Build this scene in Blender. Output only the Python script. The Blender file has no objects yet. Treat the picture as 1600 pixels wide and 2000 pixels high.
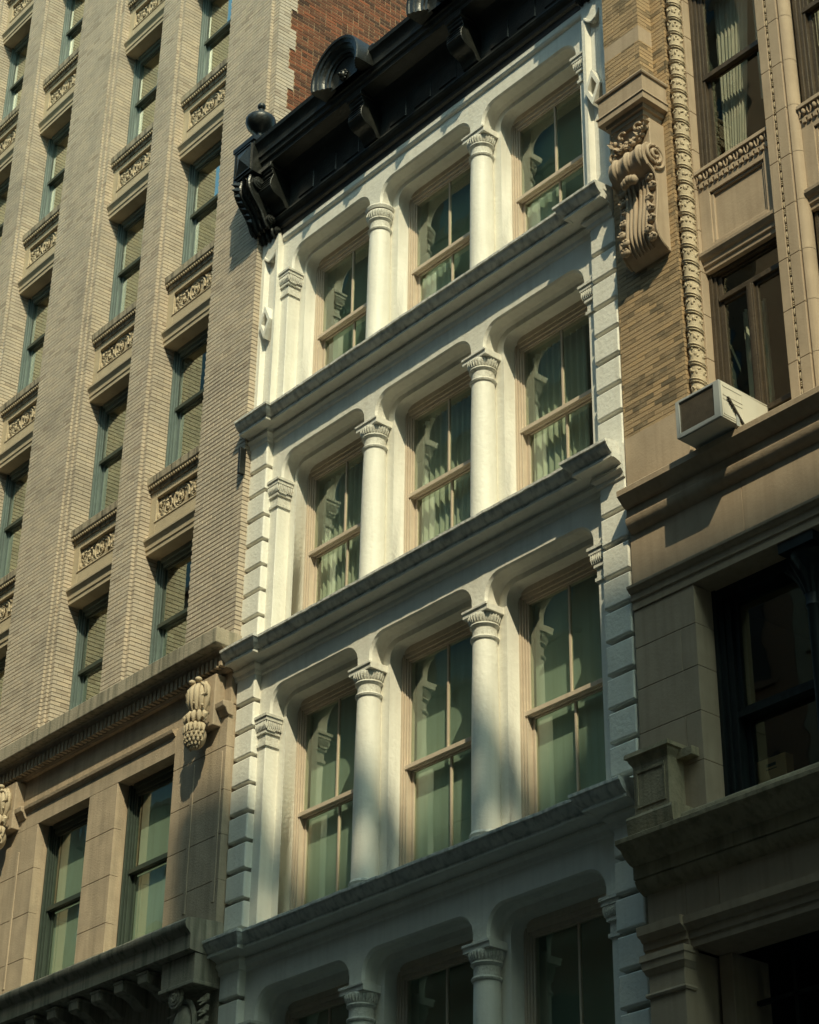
import bpy, math, random
from mathutils import Vector, Matrix
random.seed(11)
R = math.radians
PI = math.pi
scene = bpy.context.scene
C = scene.collection

# ------------------------------------------------------------------ camera
cam_d = bpy.data.cameras.new('camera')
cam = bpy.data.objects.new('camera', cam_d)
C.objects.link(cam)
scene.camera = cam
yaw, pitch, roll = 0.8724, 0.5177, 0.0139
F = Vector((-math.sin(yaw) * math.cos(pitch), math.cos(yaw) * math.cos(pitch), math.sin(pitch)))
R0 = Vector((math.cos(yaw), math.sin(yaw), 0))
U0 = R0.cross(F)
RR = math.cos(roll) * R0 + math.sin(roll) * U0
UU = -math.sin(roll) * R0 + math.cos(roll) * U0
M = Matrix((RR, UU, -F)).transposed().to_4x4()
M.translation = Vector((18.7903, -14.148, 1.6))
cam.matrix_world = M
cam_d.sensor_fit = 'VERTICAL'
cam_d.sensor_height = 36.0
cam_d.lens = 36.0 * 4046.3 / 2000.0
cam_d.clip_end = 2000

# ------------------------------------------------------------------ world, sun, exposure
world = bpy.data.worlds.new('World')
scene.world = world
world.use_nodes = True
wn = world.node_tree
sky = wn.nodes.new('ShaderNodeTexSky')
sky.sky_type = 'NISHITA'
sky.sun_disc = False
sky.sun_elevation = R(45.6)
sky.sun_rotation = R(125.2)
sky.dust_density = 1.5
tintn = wn.nodes.new('ShaderNodeMix'); tintn.data_type = 'RGBA'; tintn.blend_type = 'MULTIPLY'
tintn.inputs[0].default_value = 1.0
tintn.inputs[7].default_value = (0.74, 1.0, 0.80, 1)      # the photograph's cool green white balance
wn.links.new(sky.outputs[0], tintn.inputs[6])
wn.links.new(tintn.outputs[2], wn.nodes['Background'].inputs[0])
wn.nodes['Background'].inputs[1].default_value = 0.15
sun_d = bpy.data.lights.new('sun', 'SUN')
sun_d.energy = 2.15
sun_d.angle = R(0.53)
sun_d.color = (1.0, 0.90, 0.61)
sun = bpy.data.objects.new('sun', sun_d)
C.objects.link(sun)
SUN = Vector((-1.415, 1.0, -1.77))
sun.rotation_euler = SUN.to_track_quat('-Z', 'Y').to_euler()
sun.location = (40, -30, 60)
scene.view_settings.view_transform = 'Standard'
scene.view_settings.look = 'None'
scene.view_settings.exposure = 1.07
scene.view_settings.gamma = 1.0
scene.render.engine = 'CYCLES'

# ------------------------------------------------------------------ materials
MATS = {}

def nodes(name):
    m = bpy.data.materials.new(name)
    m.use_nodes = True
    nt = m.node_tree
    return m, nt, nt.nodes['Principled BSDF']

def mat(name, col, rough=0.8, var=0.12, scale=3.0, bump=0.0, bscale=60.0, streak=None, streak_amt=0.5,
        tint=None, spec=0.3, metal=0.0, patch=None, patch_amt=0.5, patch_scale=1.2, patch_lo=0.5, patch_hi=0.7):
    """procedural paint/stone: mottled base, optional rain streaks, patches, per-piece tint and fine bump"""
    m, nt, b = nodes(name)
    N, L = nt.nodes, nt.links
    geo = N.new('ShaderNodeNewGeometry')
    n1 = N.new('ShaderNodeTexNoise'); n1.inputs['Scale'].default_value = scale; n1.inputs['Detail'].default_value = 6
    L.new(geo.outputs['Position'], n1.inputs['Vector'])
    ramp = N.new('ShaderNodeMapRange')
    ramp.inputs[1].default_value = 0.3; ramp.inputs[2].default_value = 0.7
    ramp.inputs[3].default_value = 1 - var; ramp.inputs[4].default_value = 1 + var
    L.new(n1.outputs['Fac'], ramp.inputs[0])
    base = N.new('ShaderNodeMix'); base.data_type = 'RGBA'; base.blend_type = 'MULTIPLY'
    base.inputs[0].default_value = 1.0
    base.inputs[6].default_value = (*col, 1)
    L.new(ramp.outputs[0], base.inputs[7])
    cur = base.outputs[2]
    if tint:
        at = N.new('ShaderNodeAttribute'); at.attribute_name = 'tint'
        cr = N.new('ShaderNodeValToRGB')
        while len(cr.color_ramp.elements) < len(tint):
            cr.color_ramp.elements.new(0.5)
        for i, (p, c) in enumerate(tint):
            cr.color_ramp.elements[i].position = p
            cr.color_ramp.elements[i].color = (*c, 1)
        L.new(at.outputs['Fac'], cr.inputs[0])
        mx = N.new('ShaderNodeMix'); mx.data_type = 'RGBA'; mx.blend_type = 'MULTIPLY'; mx.inputs[0].default_value = 1
        L.new(cur, mx.inputs[6]); L.new(cr.outputs[0], mx.inputs[7]); cur = mx.outputs[2]
    if patch:
        n2 = N.new('ShaderNodeTexNoise'); n2.inputs['Scale'].default_value = patch_scale; n2.inputs['Detail'].default_value = 5
        n2.inputs['Roughness'].default_value = 0.65
        L.new(geo.outputs['Position'], n2.inputs['Vector'])
        mr = N.new('ShaderNodeMapRange'); mr.inputs[1].default_value = patch_lo; mr.inputs[2].default_value = patch_hi
        mr.inputs[3].default_value = 0; mr.inputs[4].default_value = patch_amt
        L.new(n2.outputs['Fac'], mr.inputs[0])
        mx = N.new('ShaderNodeMix'); mx.data_type = 'RGBA'
        L.new(mr.outputs[0], mx.inputs[0]); L.new(cur, mx.inputs[6]); mx.inputs[7].default_value = (*patch, 1); cur = mx.outputs[2]
    if streak:
        mp = N.new('ShaderNodeMapping'); mp.inputs['Scale'].default_value = (14, 14, 0.9)
        L.new(geo.outputs['Position'], mp.inputs[0])
        n3 = N.new('ShaderNodeTexNoise'); n3.inputs['Scale'].default_value = 1.0; n3.inputs['Detail'].default_value = 4
        L.new(mp.outputs[0], n3.inputs['Vector'])
        mr = N.new('ShaderNodeMapRange'); mr.inputs[1].default_value = 0.46; mr.inputs[2].default_value = 0.72
        mr.inputs[3].default_value = 0; mr.inputs[4].default_value = streak_amt
        L.new(n3.outputs['Fac'], mr.inputs[0])
        mx = N.new('ShaderNodeMix'); mx.data_type = 'RGBA'
        L.new(mr.outputs[0], mx.inputs[0]); L.new(cur, mx.inputs[6]); mx.inputs[7].default_value = (*streak, 1); cur = mx.outputs[2]
    L.new(cur, b.inputs['Base Color'])
    b.inputs['Roughness'].default_value = rough
    b.inputs['Specular IOR Level'].default_value = spec
    b.inputs['Metallic'].default_value = metal
    if bump:
        n4 = N.new('ShaderNodeTexNoise'); n4.inputs['Scale'].default_value = bscale; n4.inputs['Detail'].default_value = 5
        L.new(geo.outputs['Position'], n4.inputs['Vector'])
        bp = N.new('ShaderNodeBump'); bp.inputs['Strength'].default_value = bump; bp.inputs['Distance'].default_value = 0.02
        L.new(n4.outputs['Fac'], bp.inputs['Height']); L.new(bp.outputs[0], b.inputs['Normal'])
    MATS[name] = m
    return m

mat('white_paint', (0.74, 0.715, 0.635), 0.55, 0.05, 2.5, 0.30, 22, streak=(0.46, 0.42, 0.34), streak_amt=0.22, patch=(0.55, 0.52, 0.45), patch_amt=0.16, patch_scale=3)
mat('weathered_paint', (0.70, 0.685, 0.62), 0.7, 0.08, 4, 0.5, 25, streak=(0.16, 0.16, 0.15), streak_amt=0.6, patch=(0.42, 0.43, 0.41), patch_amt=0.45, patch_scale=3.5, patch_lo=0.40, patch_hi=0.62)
mat('dirty_relief', (0.62, 0.60, 0.53), 0.7, 0.08, 6, 0.3, 40, patch=(0.36, 0.34, 0.29), patch_amt=0.5, patch_scale=26, patch_lo=0.48, patch_hi=0.62)
mat('black_paint', (0.012, 0.0135, 0.012), 0.36, 0.2, 3, 0.25, 30, spec=0.4, patch=(0.035, 0.036, 0.03), patch_amt=0.6, patch_scale=4)
mat('cream_brick', (0.475, 0.40, 0.315), 0.85, 0.06, 5, 0.35, 70,
    tint=[(0, (0.76, 0.73, 0.70)), (0.2, (0.90, 0.88, 0.86)), (0.55, (0.99, 0.99, 0.99)), (1, (1.09, 1.06, 1.01))],
    patch=(0.25, 0.22, 0.18), patch_amt=0.6, patch_scale=1.1, patch_lo=0.47, patch_hi=0.75)
mat('dark_mortar', (0.115, 0.090, 0.066), 0.95, 0.15, 20)
mat('red_brick', (0.155, 0.060, 0.030), 0.9, 0.15, 10, 0.4, 80,
    tint=[(0, (0.35, 0.45, 0.55)), (0.25, (0.7, 0.75, 0.8)), (0.6, (1, 1, 1)), (1, (1.5, 1.25, 1.1))])
mat('light_mortar', (0.36, 0.25, 0.15), 0.95, 0.15, 12)
mat('tan_brick', (0.36, 0.255, 0.150), 0.9, 0.10, 6, 0.35, 70,
    tint=[(0, (0.38, 0.42, 0.45)), (0.22, (0.62, 0.62, 0.60)), (0.5, (0.95, 0.95, 0.95)), (1, (1.12, 1.08, 1.0))],
    patch=(0.36, 0.26, 0.155), patch_amt=0.7, patch_scale=5, patch_lo=0.45, patch_hi=0.6)
mat('tan_mortar', (0.42, 0.31, 0.195), 0.95, 0.12, 12)
mat('limestone', (0.40, 0.315, 0.225), 0.85, 0.10, 4, 0.3, 40, streak=(0.20, 0.165, 0.12), streak_amt=0.45, patch=(0.24, 0.20, 0.15), patch_amt=0.4, patch_scale=1.6)
mat('stained_shade_limestone', (0.33, 0.285, 0.215), 0.85, 0.12, 4, 0.35, 40, streak=(0.10, 0.10, 0.07), streak_amt=0.8, patch=(0.12, 0.12, 0.08), patch_amt=0.5, patch_scale=2)  # moss and rain stains; on modillions and cartouche also painted soffit shade
mat('terracotta', (0.45, 0.365, 0.25), 0.8, 0.10, 5, 0.25, 50, patch=(0.22, 0.17, 0.11), patch_amt=0.35, patch_scale=10)
mat('sooty_terracotta', (0.36, 0.30, 0.215), 0.85, 0.10, 5, 0.3, 50, streak=(0.05, 0.045, 0.035), streak_amt=0.95)
mat('sandstone', (0.39, 0.30, 0.212), 0.85, 0.10, 3, 0.12, 35, streak=(0.26, 0.19, 0.13), streak_amt=0.4, patch=(0.30, 0.225, 0.15), patch_amt=0.45, patch_scale=1.4)
mat('mossy_sandstone', (0.36, 0.29, 0.19), 0.9, 0.12, 3, 0.4, 35, streak=(0.09, 0.085, 0.05), streak_amt=0.55, patch=(0.12, 0.11, 0.06), patch_amt=0.6, patch_scale=2.2)
mat('tan_frame', (0.56, 0.465, 0.36), 0.5, 0.05, 8, 0.15, 30, streak=(0.36, 0.27, 0.2), streak_amt=0.3)
mat('green_frame', (0.105, 0.142, 0.132), 0.38, 0.10, 8, 0.1, 30, spec=0.5, streak=(0.08, 0.10, 0.095), streak_amt=0.5)
mat('dark_green_frame', (0.035, 0.05, 0.04), 0.4, 0.1, 8, spec=0.5)
mat('bronze_frame', (0.055, 0.040, 0.025), 0.5, 0.2, 8, 0.3, 40, streak=(0.13, 0.095, 0.06), streak_amt=0.3)
mat('iron', (0.007, 0.011, 0.012), 0.5, 0.2, 8, spec=0.25, streak=(0.02, 0.03, 0.033), streak_amt=0.5)
mat('interior', (0.045, 0.06, 0.05), 0.9, 0.15, 1.5)
mat('pale_interior', (0.30, 0.355, 0.285), 0.9, 0.15, 1.5)
mat('interior_dark', (0.010, 0.012, 0.010), 0.95, 0.1, 1.5)
mat('green_blind_fabric', (0.21, 0.275, 0.225), 0.9, 0.05, 2)
mat('blind_fabric', (0.46, 0.53, 0.475), 0.9, 0.04, 2, streak=(0.32, 0.34, 0.26), streak_amt=0.3)
mat('dim_blind_fabric', (0.13, 0.16, 0.13), 0.9, 0.04, 2)
mat('grey_curtain_fabric', (0.46, 0.44, 0.38), 0.9, 0.06, 3)
mat('curtain_fabric', (0.56, 0.56, 0.47), 0.9, 0.06, 3)
mat('ac_white', (0.60, 0.56, 0.47), 0.45, 0.03, 6, streak=(0.50, 0.46, 0.38), streak_amt=0.3, spec=0.4)
mat('ac_grey', (0.33, 0.34, 0.33), 0.45, 0.05, 10, spec=0.4)
mat('ac_fins', (0.055, 0.043, 0.033), 0.7, 0.3, 15, patch=(0.13, 0.08, 0.045), patch_amt=0.6, patch_scale=9)
mat('ac_mesh', (0.19, 0.16, 0.125), 0.6, 0.15, 12)
mat('rusty_steel', (0.035, 0.028, 0.022), 0.7, 0.3, 30)
mat('cardboard', (0.34, 0.20, 0.11), 0.85, 0.05, 6)
mat('black_print', (0.02, 0.02, 0.02), 0.8, 0.0, 6)
mat('asphalt', (0.05, 0.05, 0.05), 0.9, 0.2, 8, 0.4, 90)
mat('pavement', (0.24, 0.23, 0.21), 0.9, 0.1, 4, 0.3, 60)
mat('opp_stone', (0.17, 0.145, 0.11), 0.9, 0.2, 0.8, 0.2, 20)
mat('opp_brick', (0.13, 0.075, 0.05), 0.9, 0.2, 0.8, 0.2, 20)
mat('opp_glass', (0.02, 0.025, 0.03), 0.15, 0.1, 1, spec=0.5)
mat('roofing', (0.06, 0.06, 0.06), 0.95, 0.2, 2)

def glass_mat(name, tint, boost, wav):
    m, nt, b = nodes(name)
    N, L = nt.nodes, nt.links
    N.remove(b)
    out = N['Material Output']
    tr = N.new('ShaderNodeBsdfTransparent'); tr.inputs[0].default_value = (*tint, 1)
    gl = N.new('ShaderNodeBsdfGlossy'); gl.inputs['Roughness'].default_value = 0.015
    gl.inputs[0].default_value = (0.93, 0.97, 0.88, 1)
    geo0 = N.new('ShaderNodeNewGeometry')
    dt = N.new('ShaderNodeVectorMath'); dt.operation = 'DOT_PRODUCT'
    L.new(geo0.outputs['Normal'], dt.inputs[0]); L.new(geo0.outputs['Incoming'], dt.inputs[1])
    def mth(op, a, b=None, clamp=False):
        q = N.new('ShaderNodeMath'); q.operation = op; q.use_clamp = clamp
        for k, v in enumerate((a, b)):
            if v is None: continue
            if isinstance(v, (int, float)): q.inputs[k].default_value = v
            else: L.new(v, q.inputs[k])
        return q.outputs[0]
    c5 = mth('POWER', mth('SUBTRACT', 1.0, mth('ABSOLUTE', dt.outputs['Value'])), 5.0)
    fac = mth('MULTIPLY', mth('ADD', mth('MULTIPLY', c5, 0.96), 0.04), boost, True)   # Schlick, same from both sides
    geo = N.new('ShaderNodeNewGeometry')
    n = N.new('ShaderNodeTexNoise'); n.inputs['Scale'].default_value = 2.3; n.inputs['Detail'].default_value = 1
    L.new(geo.outputs['Position'], n.inputs['Vector'])
    bp = N.new('ShaderNodeBump'); bp.inputs['Strength'].default_value = wav; bp.inputs['Distance'].default_value = 0.03
    L.new(n.outputs['Fac'], bp.inputs['Height']); L.new(bp.outputs[0], gl.inputs['Normal'])
    mx = N.new('ShaderNodeMixShader')
    L.new(fac, mx.inputs[0]); L.new(tr.outputs[0], mx.inputs[1]); L.new(gl.outputs[0], mx.inputs[2])
    L.new(mx.outputs[0], out.inputs[0])
    MATS[name] = m

glass_mat('glass', (0.92, 0.965, 0.92), 2.3, 0.05)
glass_mat('wavy_glass', (0.93, 0.945, 0.91), 1.6, 0.14)
glass_mat('office_glass', (0.82, 0.92, 0.86), 4.2, 0.04)

# ------------------------------------------------------------------ mesh building
class MB:
    def __init__(s):
        s.v = []; s.f = []; s.t = []
    def poly(s, pts, t=0.6):
        i = len(s.v); s.v += [tuple(p) for p in pts]; s.f.append(tuple(range(i, i + len(pts)))); s.t.append(t)
    def box(s, x0, x1, y0, y1, z0, z1, t=0.6):
        if x0 > x1: x0, x1 = x1, x0
        if y0 > y1: y0, y1 = y1, y0
        if z0 > z1: z0, z1 = z1, z0
        i = len(s.v)
        s.v += [(x, y, z) for z in (z0, z1) for y in (y0, y1) for x in (x0, x1)]
        for q in ((0, 2, 3, 1), (4, 5, 7, 6), (0, 1, 5, 4), (2, 6, 7, 3), (0, 4, 6, 2), (1, 3, 7, 5)):
            s.f.append(tuple(i + k for k in q)); s.t.append(t)
        return s
    def cbox(s, x0, x1, y0, y1, z0, z1, c=0.012, t=0.6):
        """box whose front (-y) face has chamfered edges"""
        i = len(s.v)
        s.v += [(x0, y1, z0), (x1, y1, z0), (x1, y1, z1), (x0, y1, z1),
                (x0, y0 + c, z0), (x1, y0 + c, z0), (x1, y0 + c, z1), (x0, y0 + c, z1),
                (x0 + c, y0, z0 + c), (x1 - c, y0, z0 + c), (x1 - c, y0, z1 - c), (x0 + c, y0, z1 - c)]
        for q in ((8, 9, 10, 11), (4, 5, 9, 8), (5, 6, 10, 9), (6, 7, 11, 10), (7, 4, 8, 11),
                  (0, 1, 5, 4), (1, 2, 6, 5), (2, 3, 7, 6), (3, 0, 4, 7), (3, 2, 1, 0)):
            s.f.append(tuple(i + k for k in q)); s.t.append(t)
        return s
    def grid(s, rows, closed=False, t=0.6):
        """rows: list of equally long point lists joined by quads"""
        i = len(s.v); n = len(rows[0])
        for r in rows: s.v += [tuple(p) for p in r]
        for a in range(len(rows) - 1):
            for b in range(n if closed else n - 1):
                c = (b + 1) % n
                s.f.append((i + a * n + b, i + a * n + c, i + (a + 1) * n + c, i + (a + 1) * n + b)); s.t.append(t)
        return s
    def profx(s, prof, x0, x1, caps=True):
        """extrude a (y,z) profile polyline/polygon along x"""
        s.grid([[(x0, y, z) for y, z in prof], [(x1, y, z) for y, z in prof]])
        if caps:
            s.poly([(x0, y, z) for y, z in prof]); s.poly([(x1, y, z) for y, z in reversed(prof)])
        return s
    def lathe(s, prof, cx, cy, seg=28, a0=0, a1=2 * PI):
        full = abs(a1 - a0 - 2 * PI) < 1e-6
        n = seg if full else seg + 1
        rows = [[(cx + r * math.cos(a0 + (a1 - a0) * k / seg), cy + r * math.sin(a0 + (a1 - a0) * k / seg), z) for k in range(n)] for r, z in prof]
        s.grid(rows, closed=full)
        return s
    def tube(s, path, r, seg=6, rad=None):
        rows = []
        P = [Vector(p) for p in path]
        for k, p in enumerate(P):
            d = (P[min(k + 1, len(P) - 1)] - P[max(k - 1, 0)]).normalized()
            a = d.cross(Vector((0.13, 1, 0.07)))
            if a.length < 1e-3: a = d.cross(Vector((1, 0, 0)))
            a.normalize(); b = d.cross(a)
            rr = rad[k] if rad else r
            rows.append([p + rr * (math.cos(2 * PI * j / seg) * a + math.sin(2 * PI * j / seg) * b) for j in range(seg)])
        s.grid(rows, closed=True)
        s.poly(rows[0]); s.poly(rows[-1])
        return s
    def blob(s, c, r, seg=8, rings=5, jit=0.0):
        if not isinstance(r, (tuple, list)): r = (r, r, r)
        rows = []
        for a in range(rings + 1):
            th = PI * a / rings
            rows.append([(c[0] + r[0] * math.sin(th) * math.cos(2 * PI * k / seg) * (1 + random.uniform(-jit, jit)),
                          c[1] + r[1] * math.sin(th) * math.sin(2 * PI * k / seg) * (1 + random.uniform(-jit, jit)),
                          c[2] + r[2] * math.cos(th)) for k in range(seg)])
        s.grid(rows, closed=True)
        return s
    def leaf(s, p, d, u, L, Wd, curl, th=0.012):
        """a pointed lobed leaf: starts at p, runs along d, curls along u"""
        p, d, u = Vector(p), Vector(d).normalized(), Vector(u).normalized()
        w = d.cross(u).normalized()
        rows, rows2 = [], []
        n = 6
        for k in range(n + 1):
            q = k / n
            wd = Wd * math.sin(PI * (0.12 + 0.86 * q)) ** 0.8 * (1 + 0.18 * (-1) ** k)
            c = p + d * L * q + u * curl * q * q
            rows.append([c - w * wd - u * 0.3 * wd, c + u * th, c + w * wd - u * 0.3 * wd])
            rows2.append([c - w * wd - u * (0.3 * wd + th), c - u * th, c + w * wd - u * (0.3 * wd + th)])
        s.grid(rows); s.grid(rows2)
        return s
    def mesh(s, name, smooth=False, angle=None):
        me = bpy.data.meshes.new(name)
        me.from_pydata(s.v, [], s.f)
        at = me.attributes.new('tint', 'FLOAT', 'FACE')
        at.data.foreach_set('value', s.t)
        me.validate()
        import bmesh
        bm = bmesh.new(); bm.from_mesh(me)
        if len(bm.verts) < 60000:
            bmesh.ops.remove_doubles(bm, verts=bm.verts, dist=1e-5)
            bmesh.ops.recalc_face_normals(bm, faces=bm.faces)
        if smooth:
            for f in bm.faces: f.smooth = True
            for e in bm.edges:
                if len(e.link_faces) == 2 and e.calc_face_angle(0) > R(angle or 40): e.smooth = False
        bm.to_mesh(me); bm.free()
        return me

WL = {}
def add(name, mb, m=None, parent=None, loc=(0, 0, 0), smooth=False, angle=None, bevel=0.0, kind=None):
    """one mesh object; loc is its world position; mb is an MB or an existing mesh (shared)"""
    me = mb if isinstance(mb, bpy.types.Mesh) else mb.mesh(name, smooth, angle)
    if m and not me.materials: me.materials.append(MATS[m])
    o = bpy.data.objects.new(name, me)
    C.objects.link(o)
    WL[o.name] = Vector(loc)
    if parent:
        o.parent = parent
        o.location = Vector(loc) - WL[parent.name]
    else:
        o.location = loc
    if bevel:
        bv = o.modifiers.new('bevel', 'BEVEL'); bv.width = bevel; bv.segments = 2; bv.limit_method = 'ANGLE'; bv.angle_limit = R(40)
    if kind: o['kind'] = kind
    return o

def thing(name, label, cat, loc=(0, 0, 0), group=None):
    o = bpy.data.objects.new(name, None)
    C.objects.link(o)
    o.location = loc; o.empty_display_size = 0.3
    WL[o.name] = Vector(loc)
    o['label'] = label; o['category'] = cat
    if group: o['group'] = group
    return o

def tag(o, label, cat, group=None):
    o['label'] = label; o['category'] = cat
    if group: o['group'] = group
    return o

def arc(cx, cz, r, a0, a1, n=8):
    return [(cx + r * math.cos(R(a0 + (a1 - a0) * k / n)), cz + r * math.sin(R(a0 + (a1 - a0) * k / n))) for k in range(n + 1)]

# brick layers -----------------------------------------------------------
def brick_rows(u0, u1, z0, z1, L, H, J, ph=0.0):
    """yields (ua, ub, za, zb) of each brick in running bond, clipped to the rectangle; ph shifts the bond"""
    out = []
    k0 = math.floor(z0 / H); k1 = math.ceil(z1 / H)
    for k in range(k0, k1):
        za, zb = max(k * H, z0), min((k + 1) * H - J, z1)
        if zb - za < 0.012: continue
        off = (0.5 * L if k % 2 else 0) + ph
        i0 = math.floor((u0 - off) / L); i1 = math.ceil((u1 - off) / L)
        for i in range(i0, i1):
            a, b = max(i * L + off, u0), min((i + 1) * L + off - J * (0.6 if L > 0.21 else 0.42), u1)
            if b - a < 0.015: continue
            out.append((a, b, za, zb))
    return out

def brick_box(mb, axis, n, pos, proud, depth, a, b, za, zb, t):
    """brick on a face: axis 'x' = face runs along x (normal -y), axis 'y' = face runs along y (normal +x)"""
    pr = proud + random.uniform(-0.0012, 0.0012)
    if axis == 'x': mb.box(a, b, pos - pr, pos + depth, za, zb, t)
    else: mb.box(pos - depth, pos + pr, a, b, za, zb, t)

def tint():
    r = random.random()
    return random.uniform(0, 0.25) if r < 0.10 else random.uniform(0.35, 1.0)

# ================================================================== THE SETTING
g = MB(); g.poly([(-600, -600, 0), (600, -600, 0), (600, 600, 0), (-600, 600, 0)])
add('ground', g, 'asphalt', kind='structure')
g = MB(); g.poly([(-120, -14.6 + 0.3, 0.006), (120, -14.3, 0.006), (120, -3.6, 0.006), (-120, -3.6, 0.006)])
add('road', g, 'asphalt', kind='structure')
g = MB(); g.box(-120, 120, -3.6, -0.62, 0.0, 0.14)
add('pavement', g, 'pavement', kind='structure')
g = MB(); g.box(-120, 120, -17.4, -14.3, 0.0, 0.14)
add('pavement', g, 'pavement', kind='structure')

# ================================================================== WHITE LOFT BUILDING
white = thing('loft_building', 'white painted cast-iron loft building with round columns, quoins and a black bracketed cornice', 'building', (2.6, 0, 0))
YS, YP, YQ = -0.40, -0.20, -0.50            # spandrel, pier and quoin planes
FLOORS = [  # abacus top, sill (cornice top), next floor's cornice underside, meeting-rail z
    dict(A=18.78, bot=16.40, top=19.52, rail=17.716),
    dict(A=15.40, bot=12.99, top=16.10, rail=14.335),
    dict(A=12.03, bot=9.21, top=12.70, rail=10.748),
    dict(A=8.22, bot=4.90, top=8.92, rail=6.60)]
BAYS = [(-0.13, 1.355, -0.19, 1.485), (1.865, 3.37, 1.735, 3.495), (3.87, 5.335, 3.745, 5.41)]   # inner l/r, outer l/r
XL, XR = -0.80, 6.02
QL, QR = -0.42, 5.64                        # inner edges of the quoin strips

def outline(xl, xr, zs, zt, r, off=0.0, n=7):
    """points of a flat-topped arch with rounded shoulders from left spring to right spring"""
    xl -= off; xr += off; zt += off
    pts = [(xl, zs)]
    pts += arc(xl + r, zt - r, r, 180, 90, n)
    pts += arc(xr - r, zt - r, r, 90, 0, n)
    pts += [(xr, zs)]
    return pts

for fi, f in enumerate(FLOORS):
    A, zt, zb = f['A'], f['top'], f['bot']
    mb = MB()
    # spandrel layer (front plane) with three arched openings
    edges = [QL]
    for (il, ir, ol, orr) in BAYS:
        o1 = outline(ol, orr, A, A + 0.345, 0.25, 0.020)
        o2 = outline(ol, orr, A, A + 0.345, 0.25)
        for k in range(len(o1) - 1):
            (xa, za), (xb, zb_) = o1[k], o1[k + 1]
            if xb - xa > 1e-5:
                mb.poly([(xa, YS, za), (xb, YS, zb_), (xb, YS, zt), (xa, YS, zt)])
        mb.grid([[(x, YS, z) for x, z in o1], [(x, YS + 0.03, z) for x, z in o2], [(x, YP - 0.04, z) for x, z in o2],
                 [(x * 1.0, YP, z - 0.03) for x, z in o2]])
        edges += [ol - 0.020, orr + 0.020]
    edges.append(QR)
    for k in range(0, len(edges), 2):
        mb.box(edges[k], edges[k + 1], YS, YP + 0.1, A - 0.012, zt)
    # inner layer
    e2 = [QL]
    for (il, ir, ol, orr) in BAYS:
        o3 = outline(il, ir, zb, A + 0.245, 0.17)
        for k in range(len(o3) - 1):
            (xa, za), (xb, zb_) = o3[k], o3[k + 1]
            if xb - xa > 1e-5:
                mb.poly([(xa, YP, za), (xb, YP, zb_), (xb, YP, A + 0.42), (xa, YP, A + 0.42)])
        mb.grid([[(x, YP, z) for x, z in o3], [(x, 0.03, z) for x, z in o3]])
        e2 += [il, ir]
    e2.append(QR)
    for k in range(0, len(e2), 2):
        mb.poly([(e2[k], YP, zb), (e2[k + 1], YP, zb), (e2[k + 1], YP, A + 0.42), (e2[k], YP, A + 0.42)])
    # strip of wall beside the quoins
    mb.box(XL, QL + 0.06, -0.33, 0.3, zb, zt); mb.box(QR - 0.06, XR, -0.33, 0.3, zb, zt)
    add('wall', mb, 'white_paint', white, smooth=True, angle=25)
    # frieze moulding line on the top floor
    if fi == 0:
        m2 = MB(); m2.profx([(YS + .01, 19.36), (YS - .03, 19.375), (YS - .045, 19.40), (YS - .05, 19.52), (YS + .01, 19.52)], QL + 0.02, QR - 0.02)
        add('frieze_band', m2, 'white_paint', white)

# columns and pilasters ---------------------------------------------------
def capital_mesh(round_, abacus=True):
    mb = MB()
    if round_:
        if not abacus:
            mb.lathe([(0.10, 0.0), (0.19, 0.0), (0.205, -0.03), (0.19, -0.07), (0.15, -0.08)], 0, 0, 32)
        mb.lathe([(0.180, -0.085), (0.186, -0.10), (0.182, -0.13), (0.165, -0.17), (0.152, -0.195), (0.165, -0.200), (0.170, -0.215), (0.160, -0.228), (0.140, -0.245)], 0, 0, 32)
        n = 30
        for k in range(n):
            a = 2 * PI * k / n
            c, s_ = math.cos(a), math.sin(a)
            mb.tube([(0.186 * c, 0.186 * s_, -0.10), (0.184 * c, 0.184 * s_, -0.135), (0.163 * c, 0.163 * s_, -0.18)], 0.008, 5)
        mb.lathe([(0.140, -0.245), (0.140, -0.345), (0.156, -0.350), (0.166, -0.368), (0.158, -0.386), (0.140, -0.396)], 0, 0, 32)
    else:
        w0, w1, d = -0.17, 0.085, -0.075
        mb.box(w0, w1, d, 0.19, -0.035, 0.0); mb.box(w0, w1 - 0.015, d + 0.015, 0.19, -0.085, -0.03)
        mb.profx([(d + 0.03, -0.085), (d + 0.022, -0.12), (d + 0.035, -0.16), (d + 0.06, -0.205), (0.1, -0.205), (0.1, -0.085)], w0, w1 - 0.035)
        for k in range(9):
            y = d + 0.05 + k * 0.028
            mb.tube([(w1 - 0.028, y, -0.095), (w1 - 0.024, y, -0.135), (w1 - 0.042, y, -0.185)], 0.012, 5)
        for k in range(8):
            x = w0 + 0.02 + k * 0.028
            mb.tube([(x, d + 0.028, -0.095), (x, d + 0.024, -0.135), (x, d + 0.047, -0.185)], 0.012, 5)
        mb.box(w0, 0.022, -0.022, 0.19, -0.395, -0.355); mb.box(w0, 0.006, -0.006, 0.19, -0.40, -0.06)
        mb.box(w0, 0.03, -0.03, 0.19, -0.235, -0.205)
    return mb

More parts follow.
